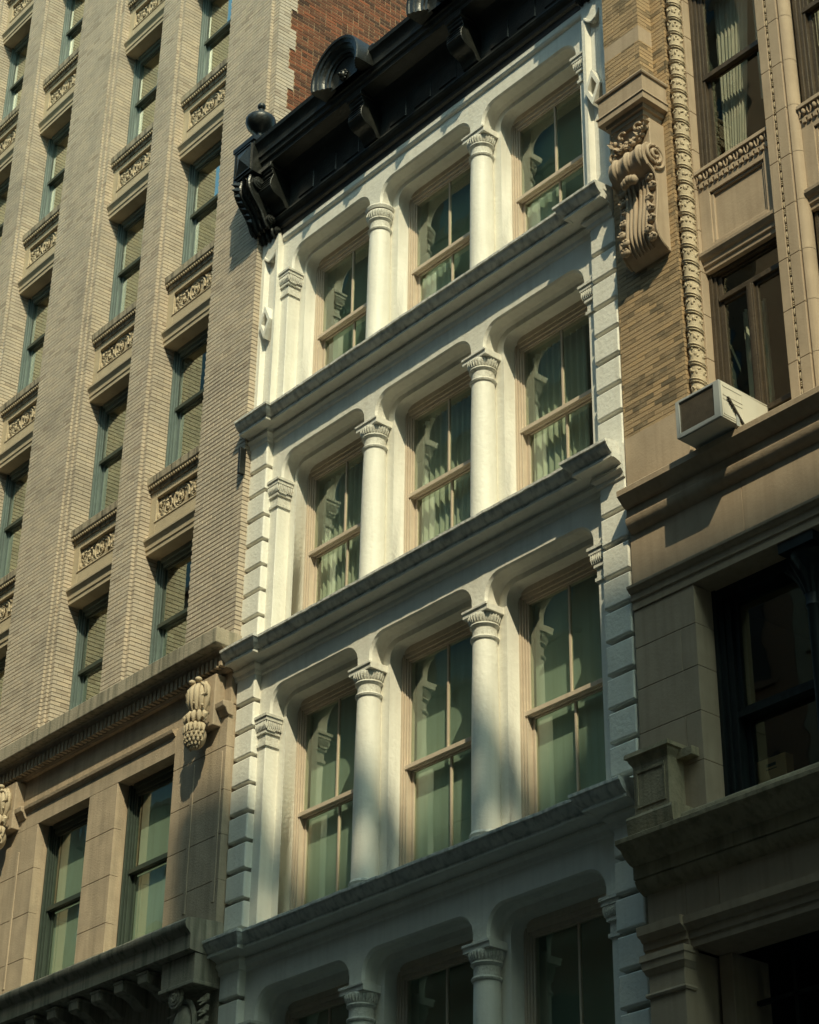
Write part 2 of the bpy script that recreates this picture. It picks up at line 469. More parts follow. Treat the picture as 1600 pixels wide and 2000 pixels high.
cap_sq = capital_mesh(True).mesh('capital', True, 35); cap_sq.materials.append(MATS['dirty_relief'])
cap_rd = capital_mesh(True, False).mesh('capital', True, 35); cap_rd.materials.append(MATS['dirty_relief'])
cap_pl = capital_mesh(False).mesh('capital', True, 35); cap_pl.materials.append(MATS['dirty_relief'])
cap_pr_mb = capital_mesh(False)
cap_pr_mb.v = [(-x, y, z) for x, y, z in cap_pr_mb.v]
cap_pr = cap_pr_mb.mesh('capital', True, 35); cap_pr.materials.append(MATS['dirty_relief'])
mb = MB()
mb.profx([(0.10, -0.085), (-0.150, -0.085), (-0.153, -0.03), (-0.168, -0.028), (-0.17, 0.0), (0.10, 0.0)], -0.205, 0.205)
aba_m = mb.mesh('abacus'); aba_m.materials.append(MATS['white_paint'])
for fi, f in enumerate(FLOORS):
    A, zb = f['A'], f['bot']
    h = A - zb
    for ci, cx in enumerate((1.61, 3.62)):
        mb = MB()
        mb.lathe([(0.158, -h), (0.158, -h + 0.3), (0.155, -h * 0.6), (0.150, -h * 0.35), (0.140, -0.40), (0.138, -0.1)], 0, 0, 40)
        col = add('column', mb, 'white_paint', white, (cx, -0.30, A), smooth=True)
        add('capital', cap_rd if (fi == 0 and ci == 0) else cap_sq, None, col, (cx, -0.30, A))
        if not (fi == 0 and ci == 0):
            add('abacus', aba_m, None, col, (cx, -0.30, A), bevel=0.004)
        mb = MB()
        mb.lathe([(0.21, -h + 0.02), (0.215, -h + 0.06), (0.20, -h + 0.10), (0.175, -h + 0.115), (0.17, -h + 0.15), (0.185, -h + 0.17), (0.17, -h + 0.20), (0.155, -h + 0.21)], 0, 0, 32)
        mb.box(-0.23, 0.23, -0.2, 0.1, -h - 0.02, -h + 0.03)
        add('base', mb, 'weathered_paint', col, (cx, -0.30, A), smooth=True)
    for side, x in (('l', -0.262), ('r', 5.478)):
        mb = MB()
        if side == 'l': mb.cbox(-0.17, 0.0, 0.0, 0.21, -h, -0.08, 0.008)
        else: mb.cbox(0.0, 0.17, 0.0, 0.21, -h, -0.08, 0.008)
        p = add('pilaster', mb, 'white_paint', white, (x, YS, A))
        add('capital', cap_pl if side == 'l' else cap_pr, None, p, (x, YS, A))

# quoins -------------------------------------------------------------------
qm = {}
def quoin(x0, x1, z0, z1):
    key = (round(x1 - x0, 3), round(z1 - z0, 3))
    if key not in qm:
        vs = []
        for v in range(3):
            mb = MB(); w, h = key
            mb.cbox(0, w, 0, 0.18, 0, h, 0.014)
            me = mb.mesh('quoin'); me.materials.append(MATS['white_paint']); vs.append(me)
        qm[key] = vs
    dy = random.uniform(-0.006, 0.004)
    add('quoin', random.choice(qm[key]), None, white, (x0 + random.uniform(-.003, .003), YQ + dy, z0), bevel=0.006)
PITCH = 0.3665
for (zlo, zhi, joint) in ((13.03, 16.08, 15.63), (9.25, 12.68, 12.252), (5.0, 8.9, 8.50)):
    zs = [joint - PITCH * k for k in range(0, 14) if joint - PITCH * k > zlo + 0.05]
    tops = [zhi] + zs
    bots = zs + [zlo]
    for t_, b_ in zip(tops, bots):
        quoin(XL, QL, b_ + 0.05 if b_ != zlo else b_, t_)
        quoin(QR, XR, b_ + 0.05 if b_ != zlo else b_, t_)

# top-floor panelled strips ---------------------------------------------------
def panel_strip(x0, x1, px0, px1):
    mb = MB()
    z0, z1 = 16.44, 19.54
    pz0 = 16.62
    ya, yb = YQ, YQ + 0.075
    mb.box(x0, px0, ya, 0, z0, z1); mb.box(px1, x1, ya, 0, z0, z1)
    mb.box(px0, px1, ya, 0, z0, pz0)
    mb.poly([(px0, yb, pz0), (px1, yb, pz0), (px1, yb, 19.4), (px0, yb, 19.4)])
    # scooped top of the panel
    n = 10; pts = []
    for k in range(n + 1):
        q = k / n
        pts.append((px0 + (px1 - px0) * q, 19.20 - 0.10 * math.sin(PI * q)))
    for k in range(n):
        (xa, za), (xb, zb) = pts[k], pts[k + 1]
        mb.poly([(xa, ya, za), (xb, ya, zb), (xb, ya, z1), (xa, ya, z1)])
    mb.grid([[(x, ya, z) for x, z in pts], [(x, yb, z) for x, z in pts]])
    # sloped inner mouldings
    for (xa, xb) in ((px0, px0 + 0.03), (px1, px1 - 0.03)):
        mb.poly([(xa, ya + 0.003, pz0), (xb, yb - 0.002, pz0), (xb, yb - 0.002, 19.17), (xa, ya + 0.003, 19.17)])
    s = add('corner_strip', mb, 'white_paint', white)
    cx, cz = (px0 + px1) / 2, 18.03
    for (hz, hx, y, mname) in ((0.27, 0.125, ya - 0.045, 'o'),):
        mb = MB()
        outer = [(cx, cz + hz), (cx + hx, cz), (cx, cz - hz), (cx - hx, cz)]
        inner = [(cx, cz + hz * .6), (cx + hx * .6, cz), (cx, cz - hz * .6), (cx - hx * .6, cz)]
        mb.grid([[(x, yb, z) for x, z in outer], [(x, y, z) for x, z in outer], [(x, y, z) for x, z in inner], [(x, yb - .03, z) for x, z in inner]], closed=True)
        mb.poly([(x, yb - .03, z) for x, z in inner])
        add('lozenge', mb, 'white_paint', s)
    mb = MB()
    mb.grid([[(x, ya - 0.012, z + 0.02) for x, z in pts], [(x, ya - 0.014, z - 0.015) for x, z in pts], [(x, ya + 0.002, z - 0.03) for x, z in pts]])
    mb.grid([[(x, ya - 0.012, z + 0.02) for x, z in pts], [(x, ya + .01, z + 0.04) for x, z in pts]])
    add('scallop', mb, 'white_paint', s)
panel_strip(XL, QL, -0.72, -0.47)
panel_strip(QR, XR, 5.69, 5.94)

# cornice bands between the floors -----------------------------------------------
BPROF = [(0.0, -0.37), (0.02, -0.355), (0.028, -0.31), (0.045, -0.295), (0.068, -0.272), (0.068, -0.248), (0.05, -0.225), (0.085, -0.200),
         (0.175, -0.176), (0.18, -0.184), (0.208, -0.186), (0.212, -0.166), (0.202, -0.158), (0.200, -0.140), (0.224, -0.126), (0.252, -0.100), (0.272, -0.076), (0.284, -0.056),
         (0.288, -0.040), (0.306, -0.032), (0.308, -0.002), (0.30, 0.004), (0.0, 0.045), (-0.2, 0.05)]
def band(zt, seed):
    rnd = random.Random(seed)
    rows = []
    b = 0.085
    nb = 46
    xs_main = [QL + 0.3 + (QR - 0.3 - QL - 0.3) * k / nb for k in range(1, nb)]
    jit = [(rnd.uniform(-1, 1), rnd.uniform(-1, 1)) for _ in range(nb + 20)]
    for d, z in BPROF:
        w = 0.0035 if d > 0.2 else 0.0015
        row = []
        row.append((XL - 0.02, YQ - d * 0.93, zt + z))
        row.append(((XL + QL) / 2, YQ - d * 0.93 + w * jit[0][0], zt + z + w * jit[0][1]))
        xr = QL + d
        row.append((xr, YQ - d * 0.93, zt + z)); row.append((xr, YS - d, zt + z))
        for k, x in enumerate(xs_main):
            row.append((x, YS - d + w * jit[k + 2][0], zt + z + w * jit[k + 2][1]))
        xr = QR - d
        row.append((xr, YS - d, zt + z)); row.append((xr, YQ - d * 0.93, zt + z))
        row.append(((XR + QR) / 2, YQ - d * 0.93 + w * 2 * jit[-1][0], zt + z + w * 2 * jit[-1][1]))
        row.append((XR + 0.0, YQ - d * 0.93, zt + z))
        rows.append(row)
    mb = MB(); mb.grid(rows[11:])
    mb.poly([r[0] for r in rows]); mb.poly([r[-1] for r in rows])
    cb_ = add('cornice_band', mb, 'weathered_paint', white, smooth=True, angle=28)
    mb = MB(); mb.grid(rows[:12])
    add('bed_moulding', mb, 'white_paint', cb_, smooth=True, angle=28)
for k, zt in enumerate((16.40, 12.99, 9.21)): band(zt, k)

# windows ------------------------------------------------------------------------
def sash_mesh(x0, x1, z0, z1, y0, y1, st, rt, rb):
    mb = MB()
    mb.box(x0, x0 + st, y0, y1, z0, z1); mb.box(x1 - st, x1, y0, y1, z0, z1)
    mb.box(x0 + st, x1 - st, y0 + .002, y1 - .002, z1 - rt, z1); mb.box(x0 + st, x1 - st, y0 + .002, y1 - .002, z0, z0 + rb)
    return mb
wcache = {}
def white_window(fi, bi):
    f = FLOORS[fi]; il, ir = BAYS[bi][:2]
    w = ir - il; A = f['A']
    org = (il, 0.0, A)
    gt = 0.055; zr = f['rail'] - A; zbot = f['bot'] - A + 0.03
    fm = MB()
    # brick mould: three steps
    for (a, b, y0, y1) in ((0.0, 0.032, -0.026, 0.12), (0.032, 0.056, -0.010, 0.12), (0.056, 0.08, 0.010, 0.12)):
        fm.box(a, b, y0, y1, zbot, 0.30); fm.box(w - b, w - a, y0, y1, zbot, 0.30)
    for (a, b, y0) in ((0.175, 0.30, -0.028), (0.125, 0.175, -0.010), (0.085, 0.125, 0.014)):
        fm.box(0.05, w - 0.05, y0, 0.12, a, b)
    fm.box(0.0, w, -0.05, 0.14, zbot - 0.05, zbot + 0.03)
    win = add('window', fm, 'tan_frame', white, org, bevel=0.004)
    x0, x1 = 0.08, w - 0.08
    cx = w / 2
    us = sash_mesh(x0 + .001, x1 - .001, zr - 0.01, gt + 0.04, 0.03, 0.07, 0.022, 0.03, 0.05)
    us.box(x0 - 0.065, x1 + 0.0, -0.005, 0.075, zr + 0.0, zr + 0.052)     # projecting meeting rail
    us.v = us.v
    add('upper_sash', us, 'tan_frame', win, org, bevel=0.003)
    ls = sash_mesh(x0 + .001, x1 - .001, zbot + 0.03, zr + 0.03, 0.08, 0.12, 0.04, 0.05, 0.07)
    add('lower_sash', ls, 'tan_frame', win, org, bevel=0.003)
    for (z0, z1, y) in ((zr + 0.04, gt + 0.005, 0.05), (zbot + 0.1, zr - 0.02, 0.10)):
        mb = MB(); mb.box(cx - 0.013, cx + 0.013, y - 0.015, y + 0.015, z0, z1)
        add('muntin', mb, 'tan_frame', win, org)
        for (a, b) in ((x0 + 0.03, cx - 0.012), (cx + 0.012, x1 - 0.03)):
            mb = MB(); mb.box(a, b, y - 0.002, y + 0.002, z0 - 0.003, z1 + 0.003)
            add('pane', mb, 'glass', win, org)
    return win
for fi in range(4):
    for bi in range(3):
        white_window(fi, bi)

# rooms behind the windows (dark boxes open to the street)
def room(parent, x0, x1, y0, y1, z0, z1, m='interior'):
    mb = MB()
    mb.poly([(x0, y1, z0), (x1, y1, z0), (x1, y1, z1), (x0, y1, z1)])
    mb.poly([(x0, y0, z0), (x0, y1, z0), (x0, y1, z1), (x0, y0, z1)])
    mb.poly([(x1, y0, z0), (x1, y1, z0), (x1, y1, z1), (x1, y0, z1)])
    mb.poly([(x0, y0, z0), (x1, y0, z0), (x1, y1, z0), (x0, y1, z0)])
    mb.poly([(x0, y0, z1), (x1, y0, z1), (x1, y1, z1), (x0, y1, z1)])
    add('interior', mb, m, parent)
for f in FLOORS:
    room(white, -0.6, 5.85, 0.13, 1.1, f['bot'] - 0.1, f['A'] + 0.38, 'pale_interior')

# black roof cornice -----------------------------------------------------------------
CP = [(-0.36, 19.47), (-0.455, 19.47), (-0.46, 19.56), (-0.50, 19.575), (-0.505, 19.63), (-0.525, 19.645), (-0.555, 19.665), (-0.57, 19.70), (-0.56, 19.735), (-0.53, 19.755),
      (-0.50, 19.77), (-0.495, 20.20), (-0.52, 20.26), (-0.57, 20.33), (-0.62, 20.37), (-0.66, 20.40), (-0.82, 20.43), (-0.86, 20.43), (-0.865, 20.49), (-0.90, 20.51),
      (-0.91, 20.575), (-0.935, 20.59), (-0.94, 20.66), (-0.955, 20.71), (-0.98, 20.76), (-1.01, 20.79), (-1.02, 20.85), (-1.0, 20.87), (-0.3, 20.95), (0.2, 20.95)]
mb = MB(); mb.profx(CP, -0.46, 5.66)
rc = add('roof_cornice', mb, 'black_paint', white, smooth=True, angle=22)
# small panels in the dark frieze
for k in range(12):
    x = 0.02 + 0.5 * k
    mb = MB(); mb.cbox(x, x + 0.34, -0.515, -0.49, 19.84, 20.14, 0.012)
    if not any(abs(x + 0.17 - c) < 0.3 for c in (-0.34, 1.68, 3.70)):
        add('frieze_panel', mb, 'black_paint', rc)
bp = [(-0.49, 20.43), (-0.86, 20.43), (-0.865, 20.36), (-0.845, 20.35), (-0.845, 20.31), (-0.825, 20.30), (-0.825, 20.26), (-0.80, 20.25), (-0.82, 20.20), (-0.845, 20.13),
      (-0.85, 20.06), (-0.83, 19.99), (-0.785, 19.94), (-0.73, 19.915), (-0.67, 19.90), (-0.625, 19.87), (-0.59, 19.82), (-0.57, 19.765), (-0.49, 19.76)]
mb = MB(); mb.profx(bp, -0.14, 0.14)
mb.box(-0.155, 0.155, -0.875, -0.5, 20.355, 20.435)
for k in range(4):
    mb.tube([(-0.13, -0.845, 20.16 - 0.04 * k), (0.13, -0.845, 20.16 - 0.04 * k)], 0.012, 6)
brk = mb.mesh('bracket', True, 30); brk.materials.append(MATS['black_paint'])
for cx in (-0.34, 1.68, 3.70, 5.60):
    b_ = add('bracket', brk, None, rc, (cx, 0, 0), bevel=0.006)
# round-headed pediments over the crown
for cx in (1.65, 3.67):
    mb = MB()
    cz = 20.72
    prof = [(0.27, -0.98), (0.27, -1.045), (0.30, -1.06), (0.305, -1.085), (0.34, -1.10), (0.36, -1.13), (0.40, -1.15), (0.41, -1.175), (0.455, -1.19), (0.465, -1.21), (0.50, -1.215), (0.512, -1.19), (0.512, -0.55), (0.27, -0.55)]
    n = 28; rows = []
    for k in range(n + 1):
        a = R(-14 + 208 * k / n)
        rows.append([(cx + r * math.cos(a), y, cz + r * math.sin(a)) for r, y in prof])
    mb.grid(rows)
    mb.poly(rows[0]); mb.poly(rows[-1])
    p = add('pediment', mb, 'black_paint', rc, smooth=True, angle=30)
    mb = MB()
    ta = [R(-24 + 228 * k / 32) for k in range(33)]
    mb.grid([[(cx + 0.30 * math.cos(a), -1.028, cz + 0.30 * math.sin(a)) for a in ta], [(cx, -1.022, cz - 0.12) for a in ta]])
    add('tympanum', mb, 'black_paint', p)
    mb = MB()
    mb.blob((cx, -1.05, cz - 0.02), (0.06, 0.055, 0.07), 10, 8, 0.08)
    for k in range(12):
        a = 2 * PI * k / 12
        mb.blob((cx + 0.066 * math.cos(a), -1.04, cz - 0.015 + 0.07 * math.sin(a)), 0.022, 6, 4, 0.25)
    mb.blob((cx, -1.105, cz - 0.04), (0.03, 0.032, 0.024), 8, 5)
    mb.blob((cx - 0.024, -1.095, cz + 0.0), 0.015, 6, 4); mb.blob((cx + 0.024, -1.095, cz + 0.0), 0.015, 6, 4)
    add('rosette', mb, 'black_paint', p, smooth=True, angle=60)
    # shoulders either side on the crown
    mb = MB()
    for s_ in (-1, 1):
        mb.box(cx + s_ * 0.5 - 0.07, cx + s_ * 0.5 + 0.07, -0.990, -0.6, 20.82, 20.94)
    add('shoulder', mb, 'black_paint', p, bevel=0.02)

def end_console(mx):
    """corner console with faceted block and urn; mx maps local x"""
    mb = MB()
    x0, x1 = -0.87, -0.41
    z0, z1 = 20.33, 20.93
    mb.box(x0, x1, -1.03, -0.42, z0, z1)
    mb.box(x0 - 0.02, x1 + 0.02, -1.05, -0.42, z1 - 0.05, z1 + 0.03)
    ix0, ix1, iz0, iz1 = x0 + 0.06, x1 - 0.06, z0 + 0.07, z1 - 0.10
    mb.poly([(ix0, -1.0315, iz0), (ix1, -1.0315, iz0), (ix1, -1.0315, iz1), (ix0, -1.0315, iz1)])
    c = ((ix0 + ix1) / 2, -1.11, (iz0 + iz1) / 2)
    q = [(ix0, -1.032, iz0), (ix1, -1.032, iz0), (ix1, -1.032, iz1), (ix0, -1.032, iz1)]
    for k in range(4): mb.poly([q[k], q[(k + 1) % 4], c])
    for (a, b, cc, d) in ((ix0 - .02, ix1 + .02, iz1, iz1 + .02), (ix0 - .02, ix1 + .02, iz0 - .02, iz0), (ix0 - .02, ix0, iz0, iz1), (ix1, ix1 + .02, iz0, iz1)):
        mb.box(a, b, -1.05, -1.02, cc, d)
    mb.v = [(mx(x), y, z) for x, y, z in mb.v]
    add('end_block', mb, 'black_paint', rc)
    cp = [(-0.40, 20.34), (-0.94, 20.34), (-0.985, 20.29), (-1.005, 20.20), (-0.995, 20.11), (-0.95, 20.02), (-0.89, 19.94), (-0.82, 19.86), (-0.76, 19.78), (-0.72, 19.69), (-0.685, 19.61),
          (-0.65, 19.57), (-0.61, 19.57), (-0.58, 19.60), (-0.565, 19.55), (-0.55, 19.48), (-0.52, 19.45), (-0.47, 19.46), (-0.40, 19.52)]
    mb = MB(); mb.profx(cp, -0.83, -0.47)
    for x in (-0.81, -0.70, -0.60, -0.49):
        mb.tube([(x, y - 0.012, z - 0.012) for y, z in cp[1:-1]], 0.028, 7)
    for k in range(7):
        y, z = cp[3 + k]
        for s_ in (-1, 1):
            mb.leaf((-0.65 + s_ * 0.03, y - 0.03, z), (s_ * 0.9, -0.2, 0.5), (0, -1, -0.3), 0.13, 0.045, 0.05)
    for (cy, cz, r) in ((-0.88, 20.18, 0.10), (-0.63, 19.67, 0.075), (-0.51, 19.53, 0.06)):
        for k in range(3):
            rr = r * (1 - 0.28 * k)
            mb.lathe([(rr, 0), (rr, 0.05 + 0.014 * k), (rr - 0.018, 0.055 + 0.014 * k), (0.0, 0.05 + 0.012 * k)], 0, 0, 18)
            n = 18 * 4
            for i in range(len(mb.v) - n, len(mb.v)):
                a, b, c_ = mb.v[i]
                mb.v[i] = (-0.475 + c_, cy + a, cz + b)
    mb.box(-0.85, -0.45, -0.66, -0.42, 19.80, 19.88)
    mb.v = [(mx(x), y, z) for x, y, z in mb.v]
    add('end_console', mb, 'black_paint', rc, smooth=True, angle=35)
    mb = MB()
    cx, cy = mx(-0.645), -0.77
    mb.box(cx - 0.1, cx + 0.1, cy - 0.1, cy + 0.1, 20.94, 21.16)
    up = [(0.07, 21.14), (0.075, 21.2), (0.055, 21.23), (0.06, 21.26), (0.13, 21.31), (0.19, 21.38), (0.218, 21.46), (0.215, 21.52), (0.18, 21.56), (0.12, 21.59), (0.07, 21.63), (0.05, 21.68), (0.042, 21.72), (0.03, 21.735)]
    rows = []
    for r, z in up:
        rows.append([(cx + r * (1 + (0.035 if 21.28 < z < 21.56 else 0) * (k % 2)) * math.cos(2 * PI * k / 36), cy + r * (1 + (0.035 if 21.28 < z < 21.56 else 0) * (k % 2)) * math.sin(2 * PI * k / 36), z) for k in range(36)])
    mb.grid(rows, closed=True)
    mb.blob((cx, cy, 21.78), 0.062, 16, 10)
    add('urn_finial', mb, 'black_paint', rc, smooth=True, angle=50)
end_console(lambda x: x)
end_console(lambda x: 5.18 - x)
# flat roof behind the cornice
mb = MB(); mb.box(XL + 0.19, XR, -0.3, 14, 20.0, 20.8)
add('roof', mb, 'roofing', white)
mb = MB(); mb.box(XL + .01, XR, 5.1, 14, 0.1, 20.0)
mb.box(XL + .01, XR, -0.28, 5.1, 0.1, 4.75)
add('core', mb, 'interior_dark', white)

# ================================================================== BRICK OFFICE BUILDING (cream brick, stone base)
brickb = thing('office_building', 'tall cream brick office building with green metal windows, carved spandrels and a stone base', 'building', (-6.0, 0, 0))
YL = -0.60
BH, BL, BJ = 0.0655, 0.205, 0.0115
ZB, ZT = 13.26, 32.0
# piers: (front x0, x1, [(right-hand step x, y)...], jamb x) -- every pier steps back in ribs on its right side
PIERS = [dict(x0=-1.90, x1=-0.79, steps=[], corner=True),
         dict(x0=-3.94, x1=-3.43, steps=[(-3.36, YL + 0.05)]),
         dict(x0=-6.76, x1=-5.58, steps=[(-5.49, YL + 0.035), (-5.40, YL + 0.07)]),
         dict(x0=-8.80, x1=-8.29, steps=[(-8.22, YL + 0.05)]),
         dict(x0=-11.62, x1=-10.44, steps=[(-10.35, YL + 0.035), (-10.26, YL + 0.07)])]
YF = -0.20                                   # window frame plane
stuff = MB(); single = []
back = MB()
def wall_x(x0, x1, y, z0, z1, ph=0.0, ind=False):
    back.box(x0 + 0.004, x1 - 0.004, y + 0.004, y + 0.05, z0, z1)
    for a, b, za, zb in brick_rows(x0, x1, z0, z1, BL, BH, BJ, ph):
        if ind and b - a > BL - BJ * .42 - 0.002 and zb - za > BH - BJ - 0.002 and len(single) < 300:
            single.append((a, b, za, zb, y))
        else:
            brick_box(stuff, 'x', 0, y, 0.004, 0.03, a, b, za, zb, tint())
def wall_y(x, y0, y1, z0, z1, ph=0.0):
    back.box(x - 0.05, x - 0.004, y0 + 0.004, y1, z0, z1)
    for a, b, za, zb in brick_rows(y0, y1, z0, z1, BL, BH, BJ, ph):
        brick_box(stuff, 'y', 0, x, 0.004, 0.03, a, b, za, zb, tint())
for p in PIERS:
    ind = p.get('corner', False)
    wall_x(p['x0'], p['x1'], YL, ZB, ZT, random.random() * 0.1, ind)
    y = YL; x = p['x1']
    for (sx, sy) in p['steps']:
        wall_y(x, y - 0.002, sy, ZB, ZT)
        wall_x(x, sx, sy, ZB, ZT, 0.03)
        x, y = sx, sy
    if ind:
        wall_y(x, y - 0.002, y + 0.16, ZB, 20.2)
    else:
        wall_y(x, y - 0.002, YF + 0.12, ZB, ZT, 0.05)
# upper corner: rib and return where it rises above the white roof
wall_y(-0.79, YL - 0.002, YL + 0.05, 20.2, ZT)
wall_x(-0.79, -0.64, YL + 0.05, 20.2, ZT, 0.04)
bk = 0
k0, k1 = int(20.2 / BH), int(ZT / BH)
for k in range(k0, k1):
    ph = (k // 6) % 2
    ye = -0.22 if ph else -0.33
    a = YL + 0.048
    cuts = [a, a + (0.10 if k % 2 else 0.2), ye]
    cuts = [c for c in cuts if c <= ye] + ([ye] if cuts[-1] != ye else [])
    for q in range(len(cuts) - 1):
        if cuts[q + 1] - cuts[q] > 0.02:
            brick_box(stuff, 'y', 0, -0.64, 0.004, 0.03, cuts[q], cuts[q + 1] - BJ * 0.5, k * BH, (k + 1) * BH - BJ, tint())
back.box(-0.72, -0.66, YL + 0.054, -0.2, 20.2, ZT)
back.box(-0.72, -0.645, YL + 0.054, -0.345, 20.2, ZT)
bo = add('mortar', back, 'dark_mortar', brickb)
add('brickwork', stuff, 'cream_brick', brickb, kind='stuff')
variants = []
for k in range(12):
    mb = MB(); mb.cbox(-(BL - BJ * .42) / 2, (BL - BJ * .42) / 2, -0.017, 0.017, -(BH - BJ) / 2, (BH - BJ) / 2, 0.003, t=tint())
    me = mb.mesh('brick'); me.materials.append(MATS['cream_brick']); variants.append(me)
for (a, b, za, zb, y) in single:
    add('brick', random.choice(variants), None, brickb, ((a + b) / 2, y + 0.013 + random.uniform(-.0012, .0012), (za + zb) / 2))

# red party wall that rises behind the white building
XW = -0.652
RH, RL, RJ = BH, 0.215, 0.015
mb = MB(); mb.box(XW - 0.2, XW - 0.002, -0.34, 16, 20.2, 34)
add('mortar', mb, 'light_mortar', brickb)
stuff = MB(); singles = []
rb = brick_rows(-0.33, 14.0, 20.25, 33.5, RL, RH, RJ, 0.02)
for (a, b, za, zb) in rb:
    k = int(round(za / BH))
    if a < -0.2:
        ye = -0.22 if ((int(za / BH + 0.02)) // 6) % 2 else -0.33
        a = max(a, ye + 0.008)
        if b - a < 0.03: continue
    if a > 8: continue
    if b - a > 0.18 and za > 20.9 and za < 24.6 and a < 2.9 and len(singles) < 300:
        singles.append((a, b, za, zb))
    else:
        # some headers
        if random.random() < 0.25 and b - a > 0.18:
            c = (a + b) / 2
            brick_box(stuff, 'y', 0, XW, 0.003, 0.03, a, c - RJ * .4, za, zb, random.random()); brick_box(stuff, 'y', 0, XW, 0.003, 0.03, c + RJ * .4, b, za, zb, random.random())
        else:
            brick_box(stuff, 'y', 0, XW, 0.003, 0.03, a, b, za, zb, random.random())
add('red_brickwork', stuff, 'red_brick', brickb, kind='stuff')
variants = []
for k in range(14):
    mb = MB(); w = (RL - RJ * .6) / 2; h = (RH - RJ) / 2
    mb.box(-0.016, 0.016, -w, w, -h, h, t=k / 13.0)
    me = mb.mesh('red_brick'); me.materials.append(MATS['red_brick']); variants.append(me)
for (a, b, za, zb) in singles:
    add('red_brick', random.choice(variants), None, brickb, (XW - 0.013 + random.uniform(-.001, .0015), (a + b) / 2, (za + zb) / 2))

# carved spandrels ------------------------------------------------------------
def scroll(mb, cx, cz, r0, turns, sgn, a0, y, tr=0.014):
    pts = []; rad = []
    n = int(26 * turns)
    for k in range(n + 1):
        q = k / n
        a = a0 + sgn * 2 * PI * turns * q
        r = r0 * (1 - 0.85 * q)
        pts.append((cx + r * math.cos(a), y - 0.012 - 0.02 * q, cz + r * math.sin(a))); rad.append(tr * (1 - 0.3 * q))
    mb.tube(pts, tr, 6, rad)
    for k in range(3, n, 4):
        q = k / n
        a = a0 + sgn * 2 * PI * turns * q
        r = r0 * (1 - 0.85 * q)
        d = (math.cos(a + sgn * 0.8), -0.15, math.sin(a + sgn * 0.8))
        mb.leaf((cx + r * math.cos(a), y - 0.015, cz + r * math.sin(a)), d, (0.1, -1, 0.1), 0.07 * (1 - 0.4 * q), 0.024, 0.03, 0.006)
    mb.blob((cx, y - 0.03, cz), 0.028, 8, 5)
    for k in range(5):
        a = 2 * PI * k / 5
        mb.blob((cx + 0.03 * math.cos(a), y - 0.022, cz + 0.03 * math.sin(a)), 0.018, 6, 4)
W0 = 1.46
PH = 0.33
rel = MB()
y = 0.0
for sx in (0.0,):
    cx, cz = W0 / 2, 0
    rel.tube([(cx + 0.19 * math.cos(2 * PI * k / 28), y - 0.02, cz + 0.145 * math.sin(2 * PI * k / 28)) for k in range(29)], 0.016, 6)
    rel.tube([(cx + 0.155 * math.cos(2 * PI * k / 28), y - 0.016, cz + 0.115 * math.sin(2 * PI * k / 28)) for k in range(29)], 0.010, 6)
    scroll(rel, cx, cz, 0.115, 1.3, 1, 0.6, y)
    for s_ in (-1, 1):
        scroll(rel, cx + s_ * 0.335, cz - 0.02, 0.13, 1.6, s_, PI / 2 - s_ * 1.2, y)
        scroll(rel, cx + s_ * 0.515, cz + 0.06, 0.085, 1.3, -s_, -PI / 2, y)
        for k in range(5):
            rel.leaf((cx + s_ * (0.2 + 0.08 * k), y - 0.01, -0.13 + 0.03 * (k % 2)), (s_ * 0.6, -0.1, 0.8), (0, -1, 0.1), 0.10, 0.03, 0.03, 0.006)
            rel.leaf((cx + s_ * (0.24 + 0.08 * k), y - 0.01, 0.14 - 0.02 * (k % 2)), (s_ * 0.5, -0.1, -0.8), (0, -1, -0.1), 0.08, 0.028, 0.03, 0.006)
        rel.blob((cx + s_ * 0.56, y - 0.02, -0.08), (0.03, 0.03, 0.05), 8, 5, 0.1)
rel.v = [(x, y_, z_ * 1.22) for x, y_, z_ in rel.v]
relief = rel.mesh('relief_ornament', True, 60); relief.materials.append(MATS['terracotta'])
sp = MB()
ys = 0.0
# panel frame around a recessed field
X0, X1 = 0.16, W0 - 0.16
sp.box(0, X0, -0.03, 0.14, -0.72, 0.05); sp.box(X1, W0, -0.03, 0.14, -0.72, 0.05)
sp.box(X0, X1, -0.03, 0.14, -0.08, 0.05); sp.box(X0, X1, -0.03, 0.14, -0.72, -0.44)
sp.poly([(X0, 0.03, -0.44), (X1, 0.03, -0.44), (X1, 0.03, -0.08), (X0, 0.03, -0.08)])
for a, b in ((0.012, 0.035),):
    sp.box(X0 + a, X1 - a, -0.04, -0.02, -0.075, -0.055); sp.box(X0 - .03, X1 + .03, -0.042, -0.02, -0.475, -0.455)
spm = sp.mesh('spandrel'); spm.materials.append(MATS['terracotta'])
lp = MB()
lp.profx([(0.20, -0.97), (-0.045, -0.97), (-0.047, -0.90), (-0.062, -0.895), (-0.064, -0.83), (-0.07, -0.815), (-0.085, -0.79), (-0.105, -0.765), (-0.108, -0.73), (-0.03, -0.715), (0.20, -0.715)], 0, W0)
lpm = lp.mesh('lintel'); lpm.materials.append(MATS['terracotta'])
sl = MB()
sl.profx([(0.10, 0.045), (-0.05, 0.05), (-0.055, 0.12), (-0.075, 0.135), (-0.11, 0.145), (-0.118, 0.16), (-0.125, 0.26), (-0.115, 0.275), (0.25, 0.30), (0.25, 0.045)], 0, W0)
slm = sl.mesh('sill'); slm.materials.append(MATS['sooty_terracotta'])
dn = MB()
n = 26
for k in range(n):
    x = 0.03 + (W0 - 0.06) * k / (n - 1)
    dn.blob((x, -0.088, 0.118), (0.019, 0.022, 0.03), 6, 4)
dnm = dn.mesh('bead_course', True, 60); dnm.materials.append(MATS['terracotta'])
gw = {}
